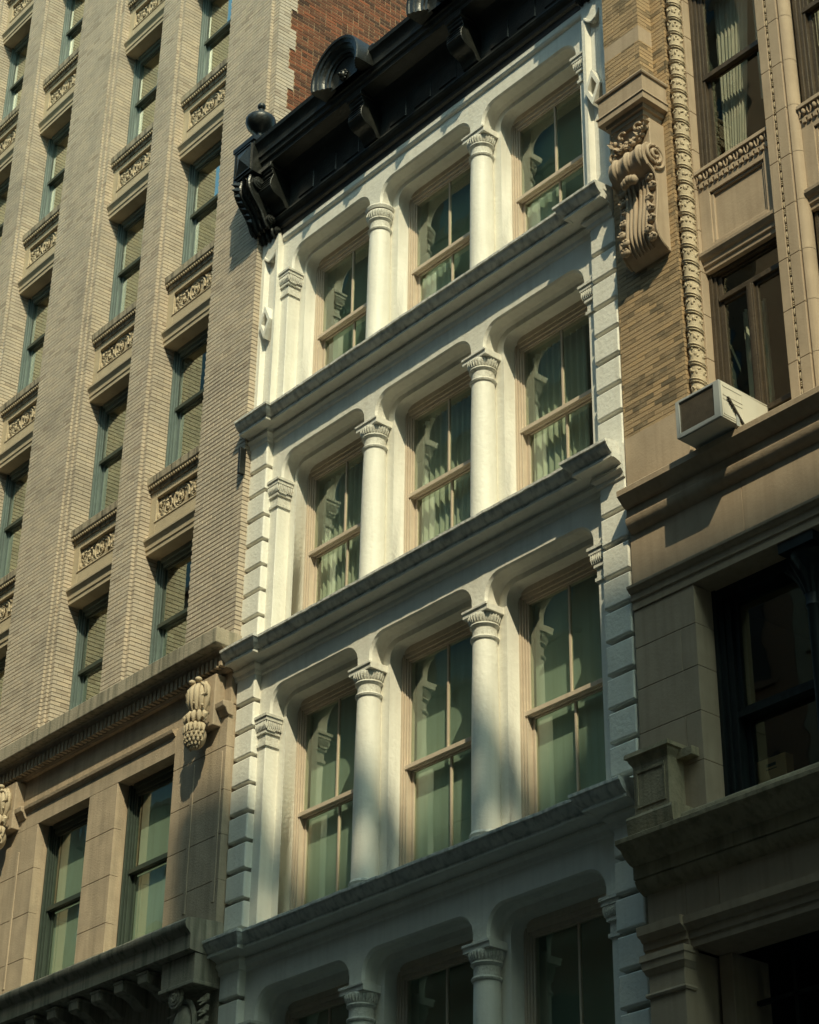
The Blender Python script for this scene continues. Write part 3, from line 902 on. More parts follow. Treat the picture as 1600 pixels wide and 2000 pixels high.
def office_window(x, zs, h, parent, rail, fm='green_frame', tag_='a'):
    key = (round(h, 2), fm, tag_)
    if key not in gw:
        w = W0
        fr = MB()
        for (a, b, y0) in ((0.0, 0.04, -0.02), (0.04, 0.07, 0.01), (0.07, 0.10, 0.035)):
            fr.box(a, b, y0, 0.12, 0, h); fr.box(w - b, w - a, y0, 0.12, 0, h)
        fr.box(0.1, w - 0.1, -0.015, 0.12, h - 0.07, h); fr.box(0.1, w - 0.1, 0.02, 0.12, h - 0.13, h - 0.07)
        fr.box(0, w, -0.04, 0.12, -0.02, 0.04)
        us = sash_mesh(0.101, w - 0.101, rail, h - 0.13, 0.05, 0.085, 0.035, 0.04, 0.06)
        us.box(0.08, w - 0.101, 0.022, 0.09, rail - 0.015, rail + 0.045)
        ls = sash_mesh(0.101, w - 0.101, 0.04, rail + 0.02, 0.09, 0.118, 0.05, 0.05, 0.08)
        p1 = MB(); p1.box(0.13, w - 0.13, 0.066, 0.070, rail + 0.05, h - 0.165)
        p2 = MB(); p2.box(0.145, w - 0.145, 0.102, 0.106, 0.11, rail - 0.02)
        gw[key] = [q.mesh(nm) for q, nm in ((fr, 'window'), (us, 'upper_sash'), (ls, 'lower_sash'), (p1, 'pane'), (p2, 'pane'))]
        for me, mn in zip(gw[key], (fm, 'dark_green_frame' if fm == 'green_frame' else fm, fm) + (('office_glass',) * 2 if tag_ == 'a' else ('glass',) * 2)): me.materials.append(MATS[mn])
    a = gw[key]
    loc = (x, YF, zs) if tag_ == 'a' else (x, -0.40, zs)
    win = add('window', a[0], None, parent, loc, bevel=0.004)
    add('upper_sash', a[1], None, win, loc); add('lower_sash', a[2], None, win, loc)
    add('pane', a[3], None, win, loc); add('pane', a[4], None, win, loc)
    return win
COLS = [-3.36, -5.40, -8.22, -10.26]
YSP = -0.37
for x in COLS:
    for k in range(6):
        zs = 13.19 + 3.575 * k          # sill top of this storey's window
        if k > 0:
            zc = zs - 0.295             # local origin of the spandrel: 0.295 below the sill top
            s_ = add('spandrel', spm, None, brickb, (x, YSP, zc), bevel=0.006)
            add('relief_ornament', relief, None, s_, (x, YSP + 0.035, zc - 0.26))
            add('lintel', lpm, None, s_, (x, YSP, zc), bevel=0.005)
            add('sill', slm, None, s_, (x, YSP, zc), bevel=0.005)
            add('bead_course', dnm, None, s_, (x, YSP, zc))
        if zs < 31.5:
            office_window(x, zs, 2.31, brickb, 1.24)
    room(brickb, x - 0.1, x + W0 + 0.1, YF + 0.13, 3.0, 13.0, 34.0, 'interior')
mb = MB(); mb.box(-11.6, -0.9, 3.05, 15.9, 0.2, 33.9)
add('core', mb, 'interior_dark', brickb)

# stone base ------------------------------------------------------------------
mb = MB()
mb.box(-13, -0.745, -0.90, -0.35, 13.06, 13.275)
add('string_course', mb, 'stained_shade_limestone', brickb, bevel=0.012)
mb = MB()
mb.profx([(-0.35, 12.78), (-0.62, 12.78), (-0.63, 12.80), (-0.64, 12.81), (-0.64, 12.97), (-0.70, 12.985), (-0.73, 13.01), (-0.735, 13.04), (-0.76, 13.058), (-0.35, 13.058)], -13, -0.80)
add('bed_moulding', mb, 'limestone', brickb)
mb = MB(); mb.box(-0.029, 0.029, -0.075, 0.02, -0.08, 0.07)
dm = mb.mesh('dentil'); dm.materials.append(MATS['limestone'])
for k in range(66):
    add('dentil', dm, None, brickb, (-0.86 - 0.098 * k, -0.665, 12.895), bevel=0.006)
mb = MB()
mb.box(-13, -0.82, -0.565, -0.2, 12.35, 12.79)
add('frieze', mb, 'limestone', brickb)
mb = MB()
ap = [(-0.2, 12.005), (-0.60, 12.005), (-0.602, 12.24), (-0.615, 12.245), (-0.63, 12.27), (-0.655, 12.285), (-0.665, 12.325), (-0.60, 12.335), (-0.60, 12.36), (-0.2, 12.36)]
mb.profx(ap, -13, -1.955)
add('architrave', mb, 'limestone', brickb)
def stone_pier(x0, x1, y0, z0, z1, n, m='limestone', y1=-0.2):
    h = (z1 - z0) / n
    bk = MB(); bk.box(x0 + .01, x1 - .01, y0 + 0.012, y1, z0, z1)
    b = add('pier', bk, m, brickb)
    for k in range(n):
        mb = MB(); mb.cbox(x0, x1, y0, y0 + 0.12, z0 + k * h + 0.003, z0 + (k + 1) * h - 0.003, 0.004)
        add('stone_block', mb, m, b)
    return b
stone_pier(-3.95, -3.265, YL, 9.45, 12.005, 4)
stone_pier(-1.955, -0.81, YL, 9.45, 12.33, 5)
stone_pier(-6.75, -5.262, YL, 9.45, 12.005, 4)
stone_pier(-8.75, -8.06, YL, 9.45, 12.005, 4)
# jambs of the base windows are the sides of the piers
for x in (-3.265, -5.262):
    office_window(x, 9.46, 2.545, brickb, 1.32, 'dark_green_frame', 'b')
room(brickb, -5.4, -1.8, -0.27, 2.5, 9.3, 12.2, 'interior')
# raised pilaster strips with drops on the corner and wide piers
def drop(cx):
    mb = MB()
    for s_ in (-1, 1):
        x = cx + s_ * 0.30
        mb.box(x - 0.03, x + 0.03, -0.610, -0.59, 9.75, 11.70)
    a = add('pier_strip', mb, 'limestone', brickb, bevel=0.008)
    mb = MB()
    mb.profx([(-0.55, 12.16), (-0.62, 12.165), (-0.64, 12.20), (-0.66, 12.24), (-0.70, 12.26), (-0.71, 12.33), (-0.60, 12.345), (-0.55, 12.345)], cx - 0.42, cx + 0.42)
    mb.box(cx - 0.24, cx + 0.24, -0.72, -0.55, 12.05, 12.75)
    add('pier_capital', mb, 'limestone', brickb, bevel=0.01)
    # carved pineapple pendant
    mb = MB()
    py = -0.80
    mb.blob((cx, py + 0.0, 11.93), (0.145, 0.13, 0.17), 16, 10)
    for i in range(8):
        for j in range(6):
            a = PI + PI * (i + 0.5 * (j % 2)) / 7.5
            th = R(66 + 17 * j)
            x = cx + 0.15 * math.sin(th) * math.cos(a); yy = py + 0.135 * math.sin(th) * math.sin(a); z = 11.93 + 0.175 * math.cos(th)
            mb.blob((x, yy, z), (0.027, 0.018, 0.029), 4, 4)
    for k in range(9):
        a = PI + PI * k / 8
        mb.tube([(cx + 0.08 * math.cos(a), py + 0.07 * math.sin(a), 12.12), (cx + 0.15 * math.cos(a), py + 0.135 * math.sin(a), 12.04), (cx + 0.165 * math.cos(a), py + 0.15 * math.sin(a), 11.96)], 0.03, 6, [0.02, 0.034, 0.008])
    add('pineapple_pendant', mb, 'terracotta', brickb, smooth=True, angle=60)
    mb = MB()
    rnd = random.Random(int(cx * 10))
    mb.blob((cx, -0.75, 12.42), (0.17, 0.13, 0.28), 14, 9, 0.05)
    for k in range(7):                                   # upright folded leaves
        a = PI + PI * (k + 0.5) / 7
        c_, s2 = math.cos(a), math.sin(a)
        zt_ = 12.66 - 0.04 * (k % 2)
        mb.tube([(cx + 0.10 * c_, -0.75 + 0.08 * s2, zt_), (cx + 0.17 * c_, -0.75 + 0.14 * s2, 12.55), (cx + 0.17 * c_, -0.75 + 0.14 * s2, 12.40), (cx + 0.13 * c_, -0.75 + 0.12 * s2, 12.27)],
                0.04, 7, [0.022, 0.045, 0.045, 0.018])
        mb.tube([(cx + 0.15 * c_, -0.77 + 0.13 * s2, 12.24), (cx + 0.19 * c_, -0.77 + 0.16 * s2, 12.17), (cx + 0.17 * c_, -0.77 + 0.15 * s2, 12.09)], 0.03, 7, [0.02, 0.045, 0.014])
    for s_ in (-1, 1):
        mb.blob((cx + s_ * 0.07, -0.86, 12.68), (0.042, 0.05, 0.036), 10, 6)
        mb.tube([(cx + s_ * 0.12, -0.84, 12.62), (cx + s_ * 0.20, -0.84, 12.56), (cx + s_ * 0.20, -0.82, 12.46), (cx + s_ * 0.15, -0.86, 12.44)], 0.022, 7)
        mb.tube([(cx + s_ * 0.10, -0.84, 12.20), (cx + s_ * 0.19, -0.82, 12.14), (cx + s_ * 0.21, -0.78, 12.20)], 0.024, 7)
    for k in range(26):
        a = PI + PI * rnd.random()
        mb.blob((cx + 0.185 * math.cos(a), -0.75 + 0.155 * math.sin(a), rnd.uniform(12.1, 12.62)), rnd.uniform(0.014, 0.03), 6, 4, 0.3)
    add('leaf_bracket', mb, 'terracotta', brickb, smooth=True, angle=60)
drop(-1.20); drop(-6.02)
# lower cornice with modillions
mb = MB()
mb.profx([(-0.3, 9.02), (-0.93, 9.09), (-0.95, 9.10), (-0.952, 9.275), (-0.965, 9.29), (-0.985, 9.31), (-1.02, 9.345), (-1.035, 9.39), (-1.03, 9.43), (-1.0, 9.46), (-0.94, 9.475), (-0.55, 9.50), (-0.3, 9.50)], -13, -0.80)
add('base_cornice', mb, 'stained_shade_limestone', brickb, smooth=True, angle=30)
mb = MB()
mb.profx([(0.3, 0.0), (-0.27, 0.0), (-0.275, -0.05), (-0.265, -0.13), (-0.22, -0.155), (-0.15, -0.16), (-0.05, -0.20), (0.05, -0.28), (0.3, -0.30)], -0.1, 0.1)
mb.box(-0.115, 0.115, -0.285, 0.3, -0.035, 0.0)
mm = mb.mesh('modillion'); mm.materials.append(MATS['stained_shade_limestone'])  # darker stained stone also stands in for the deep soffit's shade
for k in range(9):
    add('modillion', mm, None, brickb, (-1.86 - 0.512 * k, -0.62, 9.06), bevel=0.008)
mb = MB(); mb.box(-13, -0.81, -0.50, 0.1, 0.15, 9.03)
add('base_wall', mb, 'stained_shade_limestone', brickb)
# cartouche beneath the corner of the lower cornice
cx = -1.15
mb = MB()
mb.box(cx - 0.34, cx + 0.34, -0.86, -0.48, 8.72, 9.07); mb.box(cx - 0.36, cx + 0.36, -0.88, -0.48, 8.70, 8.75)
add('cornice_block', mb, 'stained_shade_limestone', brickb, bevel=0.01)
mb = MB()
mb.blob((cx - 0.02, -0.70, 8.25), (0.17, 0.12, 0.30), 18, 10)
mb.tube([(cx - 0.02 + 0.20 * math.cos(2 * PI * k / 30), -0.70, 8.25 + 0.34 * math.sin(2 * PI * k / 30)) for k in range(31)], 0.035, 7)
for k in range(3):
    mb.tube([(cx - 0.06 + (0.12 - 0.04 * k) * math.cos(2 * PI * j / 20), -0.82 - 0.01 * k, 8.62 + (0.12 - 0.04 * k) * math.sin(2 * PI * j / 20)) for j in range(21)], 0.022, 6)
mb.blob((cx - 0.06, -0.83, 8.62), 0.035)
for k in range(6):
    mb.leaf((cx + 0.25, -0.62, 8.60 - 0.13 * k), (0.3, -0.4, -0.8), (0.2, -1, 0.1), 0.15, 0.05, 0.05); mb.leaf((cx + 0.30, -0.62, 8.64 - 0.13 * k), (-0.4, -0.4, -0.8), (0.2, -1, 0.1), 0.14, 0.05, 0.05)
    mb.leaf((cx - 0.24, -0.66, 8.66 - 0.13 * k), (-0.5, -0.3, -0.6), (-0.2, -1, 0.1), 0.12, 0.04, 0.04)
add('cartouche', mb, 'stained_shade_limestone', brickb, smooth=True, angle=50)  # stained stone, its darkness also painting the shade below the cornice
# small dark iron bracket plate on the corner next to the quoins
mb = MB(); mb.box(-0.80, -0.755, -0.70, -0.60, 15.62, 16.02)
tag(add('iron_plate', mb, 'black_paint', bevel=0.006), 'small black iron plate on the brick corner beneath the white cornice end', 'plate')

# ================================================================== SANDSTONE AND TAN BRICK BUILDING
stoneb = thing('stone_building', 'sandstone and tan brick building with a scrolled console, rope mouldings and bronze windows', 'building', (9.0, 0, 0))
Y0 = -0.50
XA = 6.035
TH, TL, TJ = 0.0575, 0.211, 0.009
bk = MB(); st = MB(); singles = []
def tb():
    r = random.random()
    return random.uniform(0.0, 0.35) if r < 0.30 else random.uniform(0.4, 1.0)
def tan_x(x0, x1, y, z0, z1, ph, ind=False):
    bk.box(x0 + .003, x1 - .003, y + 0.0015, y + 0.06, z0, z1)
    for a, b, za, zb in brick_rows(x0, x1, z0, z1, TL, TH, TJ, ph):
        if ind and b - a > 0.19 and zb - za > TH - TJ - .002 and len(singles) < 300: singles.append((a, b, za, zb, y))
        else: brick_box(st, 'x', 0, y, 0.0022, 0.03, a, b, za, zb, tb())
def tan_y(x, ya, yb, z0, z1, ph):
    bk.box(x - 0.06, x - .0015, ya + .003, yb, z0, z1)
    for a, b, za, zb in brick_rows(ya, yb, z0, z1, TL, TH, TJ, ph):
        brick_box(st, 'y', 0, x, 0.0022, 0.03, a, b, za, zb, tb())
tan_x(XA, 6.94, Y0, 13.06, 22.0, 0.05, True)
tan_y(6.94, Y0, -0.36, 13.06, 22.0, 0.02)
# projecting brick pilaster over the console, with a stone band
PX0, PX1, PY = 6.20, 6.745, -0.72
tan_x(PX0, PX1, PY, 17.34, 18.02, 0.03); tan_x(PX0, PX1, PY, 18.24, 22.0, 0.03)
tan_y(PX1, PY, Y0, 17.34, 18.02, 0.06); tan_y(PX1, PY, Y0, 18.24, 22.0, 0.06)
add('mortar', bk, 'tan_mortar', stoneb)
add('brickwork', st, 'tan_brick', stoneb, kind='stuff')
mb = MB(); mb.box(PX0 + .002, PX1 + .001, PY - 0.001, Y0, 18.02, 18.24)
add('stone_band', mb, 'sandstone', stoneb)
vr = []
for k in range(16):
    mb = MB(); mb.box(-(TL - TJ * .6) / 2, (TL - TJ * .6) / 2, -0.016, 0.016, -(TH - TJ) / 2, (TH - TJ) / 2, t=tb())
    me = mb.mesh('brick'); me.materials.append(MATS['tan_brick']); vr.append(me)
for (a, b, za, zb, y) in singles:
    add('brick', random.choice(vr), None, stoneb, ((a + b) / 2, y + 0.0138 + random.uniform(-.001, .001), (za + zb) / 2))

# console ----------------------------------------------------------------------
mb = MB()
def wrap(prof, x0, x1, yb):
    """moulding on front and right side: prof = (outward d, z) from the block x0..x1 with front face yb"""
    rows = []
    for d, z in prof:
        rows.append([(x0 - d, Y0 + 0.01, z), (x0 - d, yb - d, z), (x1 + d, yb - d, z), (x1 + d, Y0 + 0.01, z)])
    return rows
mb.grid(wrap([(-0.25, 17.36), (0.0, 17.352), (0.02, 17.345), (0.028, 17.325), (0.02, 17.305), (0.0, 17.30), (0.0, 17.075), (0.018, 17.065), (0.025, 17.04), (0.012, 17.03), (0.010, 16.955),
              (-0.05, 16.95), (-0.06, 16.90), (-0.09, 16.895), (-0.095, 16.84), (-0.11, 16.83), (-0.12, 16.79), (-0.135, 16.78), (-0.3, 16.78)], 6.235, 6.915, -0.895))
cb = add('console_cap', mb, 'sandstone', stoneb, smooth=True, angle=28)
KX0, KX1 = 6.32, 6.845
cp = [(Y0 + .02, 16.80), (-0.735, 16.80), (-0.735, 16.44), (-0.80, 16.42), (-0.855, 16.36), (-0.875, 16.27), (-0.86, 16.18), (-0.81, 16.11), (-0.75, 16.07), (-0.70, 16.02), (-0.675, 15.93), (-0.672, 15.8),
      (-0.685, 15.65), (-0.705, 15.5), (-0.72, 15.36), (-0.715, 15.26), (-0.68, 15.18), (-0.62, 15.12), (-0.55, 15.08), (Y0 + .02, 15.07)]
mb = MB(); mb.profx(cp, KX0, KX1)
con = add('console', mb, 'sandstone', stoneb, smooth=True, angle=30, bevel=0.008)
# side volute, rolls and leaves
mb = MB()
for (x, s_) in ((KX1, 1), (KX0, -1)):
    pts = []
    for k in range(50):
        q = k / 49; a = -PI / 2 - s_ * 0 + 2 * PI * 2.2 * q; r = 0.165 * (1 - 0.86 * q)
        pts.append((x + s_ * 0.012 * (1 + 2 * q), -0.70 + r * math.cos(a), 16.27 + r * math.sin(a)))
    mb.tube(pts, 0.022, 7)
    mb.tube([(x + s_ * 0.006, y_, z_) for y_, z_ in cp[7:19]], 0.016, 6)
add('volute', mb, 'sandstone', con, smooth=True, angle=50)
for i in range(3):
    mb = MB()
    xc = KX0 + 0.085 + i * 0.178
    n, m_ = 22, 16
    rows = []
    for a in range(n):
        ph = 2 * PI * a / n
        row = []
        for b in range(m_ + 1):
            q = -1 + 2 * b / m_
            rr = math.sqrt(max(0.02, 1 - (abs(q) ** 2.6))) * (1 + 0.06 * math.cos(q * 3 * PI))
            row.append((xc + 0.086 * q, -0.765 + 0.135 * rr * math.cos(ph), 16.265 + 0.16 * rr * math.sin(ph)))
        rows.append(row)
    rows.append(rows[0])
    mb.grid(rows)
    add('roll', mb, 'sandstone', con, smooth=True, angle=70)
def cprof(t):
    seg = cp[9:18]; f_ = t * (len(seg) - 1); i_ = min(int(f_), len(seg) - 2); f_ -= i_
    return (seg[i_][0] * (1 - f_) + seg[i_ + 1][0] * f_, seg[i_][1] * (1 - f_) + seg[i_ + 1][1] * f_)
mb = MB()
cxk = (KX0 + KX1) / 2
for s_ in (-1, 1):
    for k in range(7):
        t_ = 0.03 + 0.135 * k
        yy, zz_ = cprof(t_)
        ex = cxk + s_ * (0.195 + 0.03 * math.sin(k * 2.1))
        mb.blob((ex, yy - 0.015, zz_), (0.062, 0.038, 0.050), 10, 6, 0.10)
        for j in range(3):
            a_ = R(20 + 45 * j)
            mb.blob((ex + s_ * 0.045 * math.cos(a_), yy - 0.035, zz_ + 0.042 * math.sin(a_) - 0.01), (0.024, 0.024, 0.022), 7, 5, 0.1)
    for k in range(3):
        x = cxk + s_ * (0.022 + 0.055 * k)
        mb.tube([(x + s_ * 0.03 * (1 - q), cprof(q)[0] - 0.012, cprof(q)[1]) for q in [j / 14 for j in range(15)]], 0.03, 7, [0.012 + 0.02 * math.sin(PI * min(1, 0.15 + j / 14)) for j in range(15)])
for k in range(5):
    a_ = -0.8 + 0.4 * k
    mb.blob((cxk + 0.10 * math.sin(a_), -0.80 - 0.03 * math.cos(a_), 16.02 - 0.03 * abs(a_)), (0.045, 0.05, 0.06), 8, 6, 0.08)
add('acanthus_leaf', mb, 'sandstone', con, smooth=True, angle=60)
mb = MB()
rnd = random.Random(5)
for k in range(46):
    q = k / 45
    x = KX0 - 0.02 + (KX1 - KX0 + 0.02) * q
    z = 16.70 - 0.17 * math.sin(PI * q)
    mb.blob((x + rnd.uniform(-.02, .02), -0.765 + rnd.uniform(-.03, .02), z + rnd.uniform(-.05, .05)), rnd.uniform(0.018, 0.036), 6, 4, 0.25)
    if k % 3 == 0: mb.leaf((x, -0.76, z), (rnd.uniform(-1, 1), -0.6, rnd.uniform(-1, 0.3)), (0, -1, 0.2), 0.07, 0.028, 0.03, 0.006)
for x in (KX0 + 0.16, KX1 - 0.13):
    mb.tube([(x + 0.045 * math.cos(a), -0.79, 16.73 + 0.04 * math.sin(a)) for a in [R(20 * j) for j in range(15)]], 0.016, 6)
mb.tube([(KX0 - 0.0 + 0.04 * math.cos(a), -0.78, 16.52 + 0.05 * math.sin(a)) for a in [R(20 * j) for j in range(17)]], 0.018, 6)
add('festoon', mb, 'sandstone', con, smooth=True, angle=60)

# rope moulding beside the window ------------------------------------------------
RX, RY, RRAD = 7.035, -0.415, 0.082
mb = MB(); mb.lathe([(RRAD, 13.0), (RRAD, 22.0)], RX, RY, 20)
rope = add('rope_moulding', mb, 'terracotta', stoneb, smooth=True)
mb = MB()
n0 = 16
PIT = 0.215
for off, rr, tr in ((0.0, RRAD + 0.008, 0.013), (0.03, RRAD + 0.006, 0.011)):
    pts = []
    for k in range(int(9.0 / PIT * n0)):
        a = 2 * PI * k / n0
        pts.append((RX + rr * math.cos(-PI + a), RY + rr * math.sin(-PI + a), 22.0 - off - PIT * k / n0))
    mb.tube(pts, tr, 5)
add('spiral_band', mb, 'terracotta', rope, smooth=True, angle=60)
mb = MB()
rnd = random.Random(3)
for k in range(int(9.0 / PIT * 7)):
    a = 2 * PI * k / 7 + 0.3
    z = 22.0 - 0.12 - PIT * k / 7
    if -PI < ((-PI + a + PI) % (2 * PI)) - PI < 0.6:
        mb.blob((RX + (RRAD - 0.003) * math.cos(-PI + a), RY + (RRAD - 0.003) * math.sin(-PI + a), z + rnd.uniform(-.012, .012)), (0.016, 0.016, 0.034), 6, 4, 0.25)
        for j in range(2):
            mb.blob((RX + (RRAD + 0.0) * math.cos(-PI + a + .25 + .2 * j), RY + (RRAD + 0.0) * math.sin(-PI + a + .25 + .2 * j), z + rnd.uniform(-.045, .045)), 0.014, 5, 4, 0.2)
add('carved_leaves', mb, 'terracotta', rope, smooth=True, angle=60, kind='stuff')
# ashlar jamb between rope and window
mb = MB(); mb.box(6.95, 7.13, -0.34, -0.1, 12.4, 22.0)
jb = add('jamb', mb, 'sandstone', stoneb)
z = 12.5
while z < 21.6:
    mb = MB(); mb.box(7.02, 7.142, -0.385, -0.2, z + 0.003, z + 0.547)
    add('stone_block', mb, 'sandstone', jb, bevel=0.006); z += 0.55

# bead-and-reel mullion
MX0, MX1 = 8.195, 8.475
mb = MB(); mb.box(MX0 + .01, MX1 + .05, -0.40, 0.05, 12.3, 22.0)
mu = add('mullion', mb, 'sandstone', stoneb)
z = 12.35
k = 0
while z < 21.6:
    mb = MB()
    mb.box(MX0, MX0 + 0.115, -0.425, -0.3, z + 0.003, z + 0.617)
    add('stone_block', mb, 'sandstone', mu, bevel=0.005)
    mb = MB(); mb.box(MX0 + 0.15, MX1, -0.425, -0.3, z + 0.003, z + 0.617)
    add('stone_block', mb, 'sandstone', mu, bevel=0.005)
    mb = MB(); mb.profx([(0, 0)], 0, 0, False) if False else None
    mb.lathe([(0.085, z + 0.003), (0.085, z + 0.617)], MX1 + 0.028, -0.335, 10, -PI / 2, PI / 2)
    add('stone_block', mb, 'sandstone', mu, smooth=True)
    z += 0.62
mb = MB()
z = 12.4
while z < 22:
    mb.blob((MX0 + 0.132, -0.412, z), (0.011, 0.012, 0.045), 6, 5)
    for j in range(3): mb.blob((MX0 + 0.132, -0.412, z + 0.07 + 0.024 * j), (0.015, 0.014, 0.010), 6, 4)
    z += 0.19
add('bead_and_reel', mb, 'terracotta', mu, smooth=True, angle=60, kind='stuff')

# spandrel, sills, windows ---------------------------------------------------------
def egg_course(x0, x1, zt, y, parent):
    mb = MB()
    mb.profx([(y + 0.15, zt), (y - 0.055, zt), (y - 0.058, zt - 0.05), (y - 0.03, zt - 0.055), (y - 0.012, zt - 0.15), (y - 0.02, zt - 0.155), (y - 0.022, zt - 0.185), (y + 0.15, zt - 0.185)], x0, x1)
    s_ = add('sill', mb, 'sandstone', parent, bevel=0.004)
    mb = MB(); x = x0 + 0.07; k = 0
    while x < x1 - 0.03:
        mb.blob((x, y - 0.03, zt - 0.10), (0.026, 0.027, 0.042), 9, 6)
        for j in (-1, 1): mb.tube([(x + j * 0.052, y - 0.035, zt - 0.058), (x + j * 0.048, y - 0.03, zt - 0.11), (x + j * 0.062, y - 0.02, zt - 0.15)], 0.012, 5)
        x += 0.145
    add('egg_and_dart', mb, 'sandstone', s_, smooth=True, angle=60, kind='stuff')
    mb = MB(); x = x0 + 0.04
    while x < x1 - 0.04:
        mb.box(x, x + 0.042, y - 0.03, y + 0.02, zt - 0.235, zt - 0.18); x += 0.072
    add('dentil_row', mb, 'sandstone', s_, kind='stuff')
def spandrel(x0, x1, zs, zl, y=-0.30):
    mb = MB()
    mb.box(x0, x1, y, 0.1, zl + 0.20, zs - 0.1)
    s_ = add('spandrel', mb, 'sandstone', stoneb)
    egg_course(x0, x1, zs, y - 0.04, s_)
    fr = MB(); a, b, c, d = x0 + 0.16, x1 - 0.14, zl + 0.32, zs - 0.34
    fr.box(x0 + .002, a, y - 0.045, y + .01, zl + 0.2, zs - 0.2); fr.box(b, x1 - .002, y - 0.045, y + .01, zl + 0.2, zs - 0.2); fr.box(a, b, y - 0.045, y + .01, d, zs - 0.2); fr.box(a, b, y - 0.045, y + .01, zl + 0.2, c)
    for (xa, xb, za, zb) in ((a, a + 0.035, c, d), (b - 0.035, b, c, d), (a, b, d - 0.035, d), (a, b, c, c + 0.03)):
        fr.box(xa, xb, y - 0.025, y + .01, za, zb)
    add('panel_frame', fr, 'sandstone', s_, bevel=0.006)
    mb = MB()
    mb.profx([(0.1, zl), (y + 0.02, zl), (y - 0.02, zl + 0.005), (y - 0.025, zl + 0.06), (y - 0.045, zl + 0.07), (y - 0.05, zl + 0.125), (y - 0.075, zl + 0.145), (y - 0.10, zl + 0.185), (y - 0.105, zl + 0.225), (y - 0.02, zl + 0.24), (0.1, zl + 0.24)], x0, x1)
    add('lintel', mb, 'sandstone', s_, bevel=0.004)
    return s_
BX = [(7.142, 8.20), (8.585, 9.7)]
for i, (x0, x1) in enumerate(BX):
    spandrel(x0, x1, 16.02, 14.69)
    spandrel(x0, x1, 20.02, 18.66)
def bronze_window(x0, x1, z0, z1, rail, transom=False):
    org = (x0, -0.25, z0)
    w, h = x1 - x0, z1 - z0
    fr = MB()
    for (a, b, y0) in ((0, 0.045, -0.03), (0.045, 0.085, -0.005), (0.085, 0.115, 0.02)):
        fr.box(a, b, y0, 0.1, 0, h); fr.box(w - b, w - a, y0, 0.1, 0, h)
    fr.box(0, w, -0.02, 0.1, h - 0.07, h); fr.box(0, w, 0.0, 0.1, 0, 0.05)
    win = add('window', fr, 'bronze_frame', stoneb, org, bevel=0.004)
    if not transom:
        us = sash_mesh(0.115, w - 0.115, rail, h - 0.06, 0.03, 0.065, 0.04, 0.04, 0.06)
        us.box(0.08, w - 0.1, 0.01, 0.07, rail - 0.01, rail + 0.05)
        add('upper_sash', us, 'bronze_frame', win, org)
        add('lower_sash', sash_mesh(0.115, w - 0.115, 0.05, rail + .02, 0.07, 0.098, 0.045, 0.05, 0.07), 'bronze_frame', win, org)
        P = [(0.15, w - 0.15, rail + 0.05, h - 0.1, 0.047), (0.155, w - 0.155, 0.11, rail - 0.02, 0.084)]
    else:
        us = MB()
        us.box(0.1, w - 0.1, -0.01, 0.07, rail, rail + 0.06)
        us.box(0.48, 0.57, -0.012, 0.072, 0.05, rail); us.box(0.50, 0.55, -0.02, 0.0, 0.05, rail)
        for (a, b) in ((0.115, 0.48), (0.57, w - 0.115)):
            us.box(a, a + 0.035, 0.02, 0.06, 0.05, rail); us.box(b - 0.035, b, 0.02, 0.06, 0.05, rail)
            us.box(a, b, 0.02, 0.06, rail - 0.04, rail); us.box(a, b, 0.02, 0.06, 0.42, 0.48)
        us.box(0.115, w - 0.115, 0.02, 0.06, h - 0.1, h - 0.06); us.box(0.115, 0.14, 0.02, 0.06, rail, h - .07)
        add('casement_frame', us, 'bronze_frame', win, org, bevel=0.004)
        P = [(0.14, w - 0.12, rail + 0.06, h - 0.1, 0.04), (0.15, 0.48, 0.05, rail - 0.04, 0.04), (0.60, w - 0.15, 0.47, rail - 0.04, 0.04), (0.60, w - 0.15, 0.08, 0.42, 0.042)]
    for (a, b, c, d, y) in P:
        mb = MB(); mb.box(a, b, y - 0.002, y + 0.002, c, d)
        add('pane', mb, 'wavy_glass', win, org)
    return win
for i, (x0, x1) in enumerate(BX):
    bronze_window(x0 + .002, x1, 16.02, 18.70, 1.34)
    bronze_window(x0 + .002, x1, 12.33, 14.72, 1.98, True)
    bronze_window(x0 + .002, x1, 20.0, 22.0, 1.3)
    room(stoneb, x0 - 0.05, x1 + 0.1, -0.14, 3.0, 12.2, 22.0, 'interior')

# base: ledge, frieze, big dark openings ------------------------------------------
def slab_run(name, x0, x1, y0, y1, z0, z1, cuts, m, parent=stoneb):
    b = None
    xs = [x0] + cuts + [x1]
    bkk = MB(); bkk.box(x0 + .01, x1, y0 + 0.012, y1, z0, z1)
    b = add(name, bkk, m, parent)
    for a, c in zip(xs[:-1], xs[1:]):
        mb = MB(); mb.cbox(a + 0.002, c - 0.002, y0, y0 + 0.1, z0 + .001, z1 - .001, 0.003)
        add('stone_slab', mb, m, b)
slab_run('plinth', 6.045, 6.95, Y0 - 0.012, -0.1, 12.30, 13.06, [], 'sandstone')
mb = MB()
mb.profx([(-0.1, 11.90), (-0.50, 11.90), (-0.52, 11.91), (-0.545, 11.925), (-0.575, 11.96), (-0.595, 12.00), (-0.60, 12.045), (-0.59, 12.055), (-0.59, 12.075), (-0.575, 12.08), (-0.575, 12.165), (-0.60, 12.17), (-0.625, 12.185),
          (-0.66, 12.22), (-0.69, 12.25), (-0.71, 12.27), (-0.715, 12.33), (-0.70, 12.345), (-0.1, 12.37)], 6.085, 12)
add('ledge', mb, 'sandstone', stoneb, smooth=True, angle=25)
slab_run('frieze', 6.05, 12, Y0, -0.1, 11.27, 11.905, [7.55, 9.2], 'sandstone')
mb = MB()
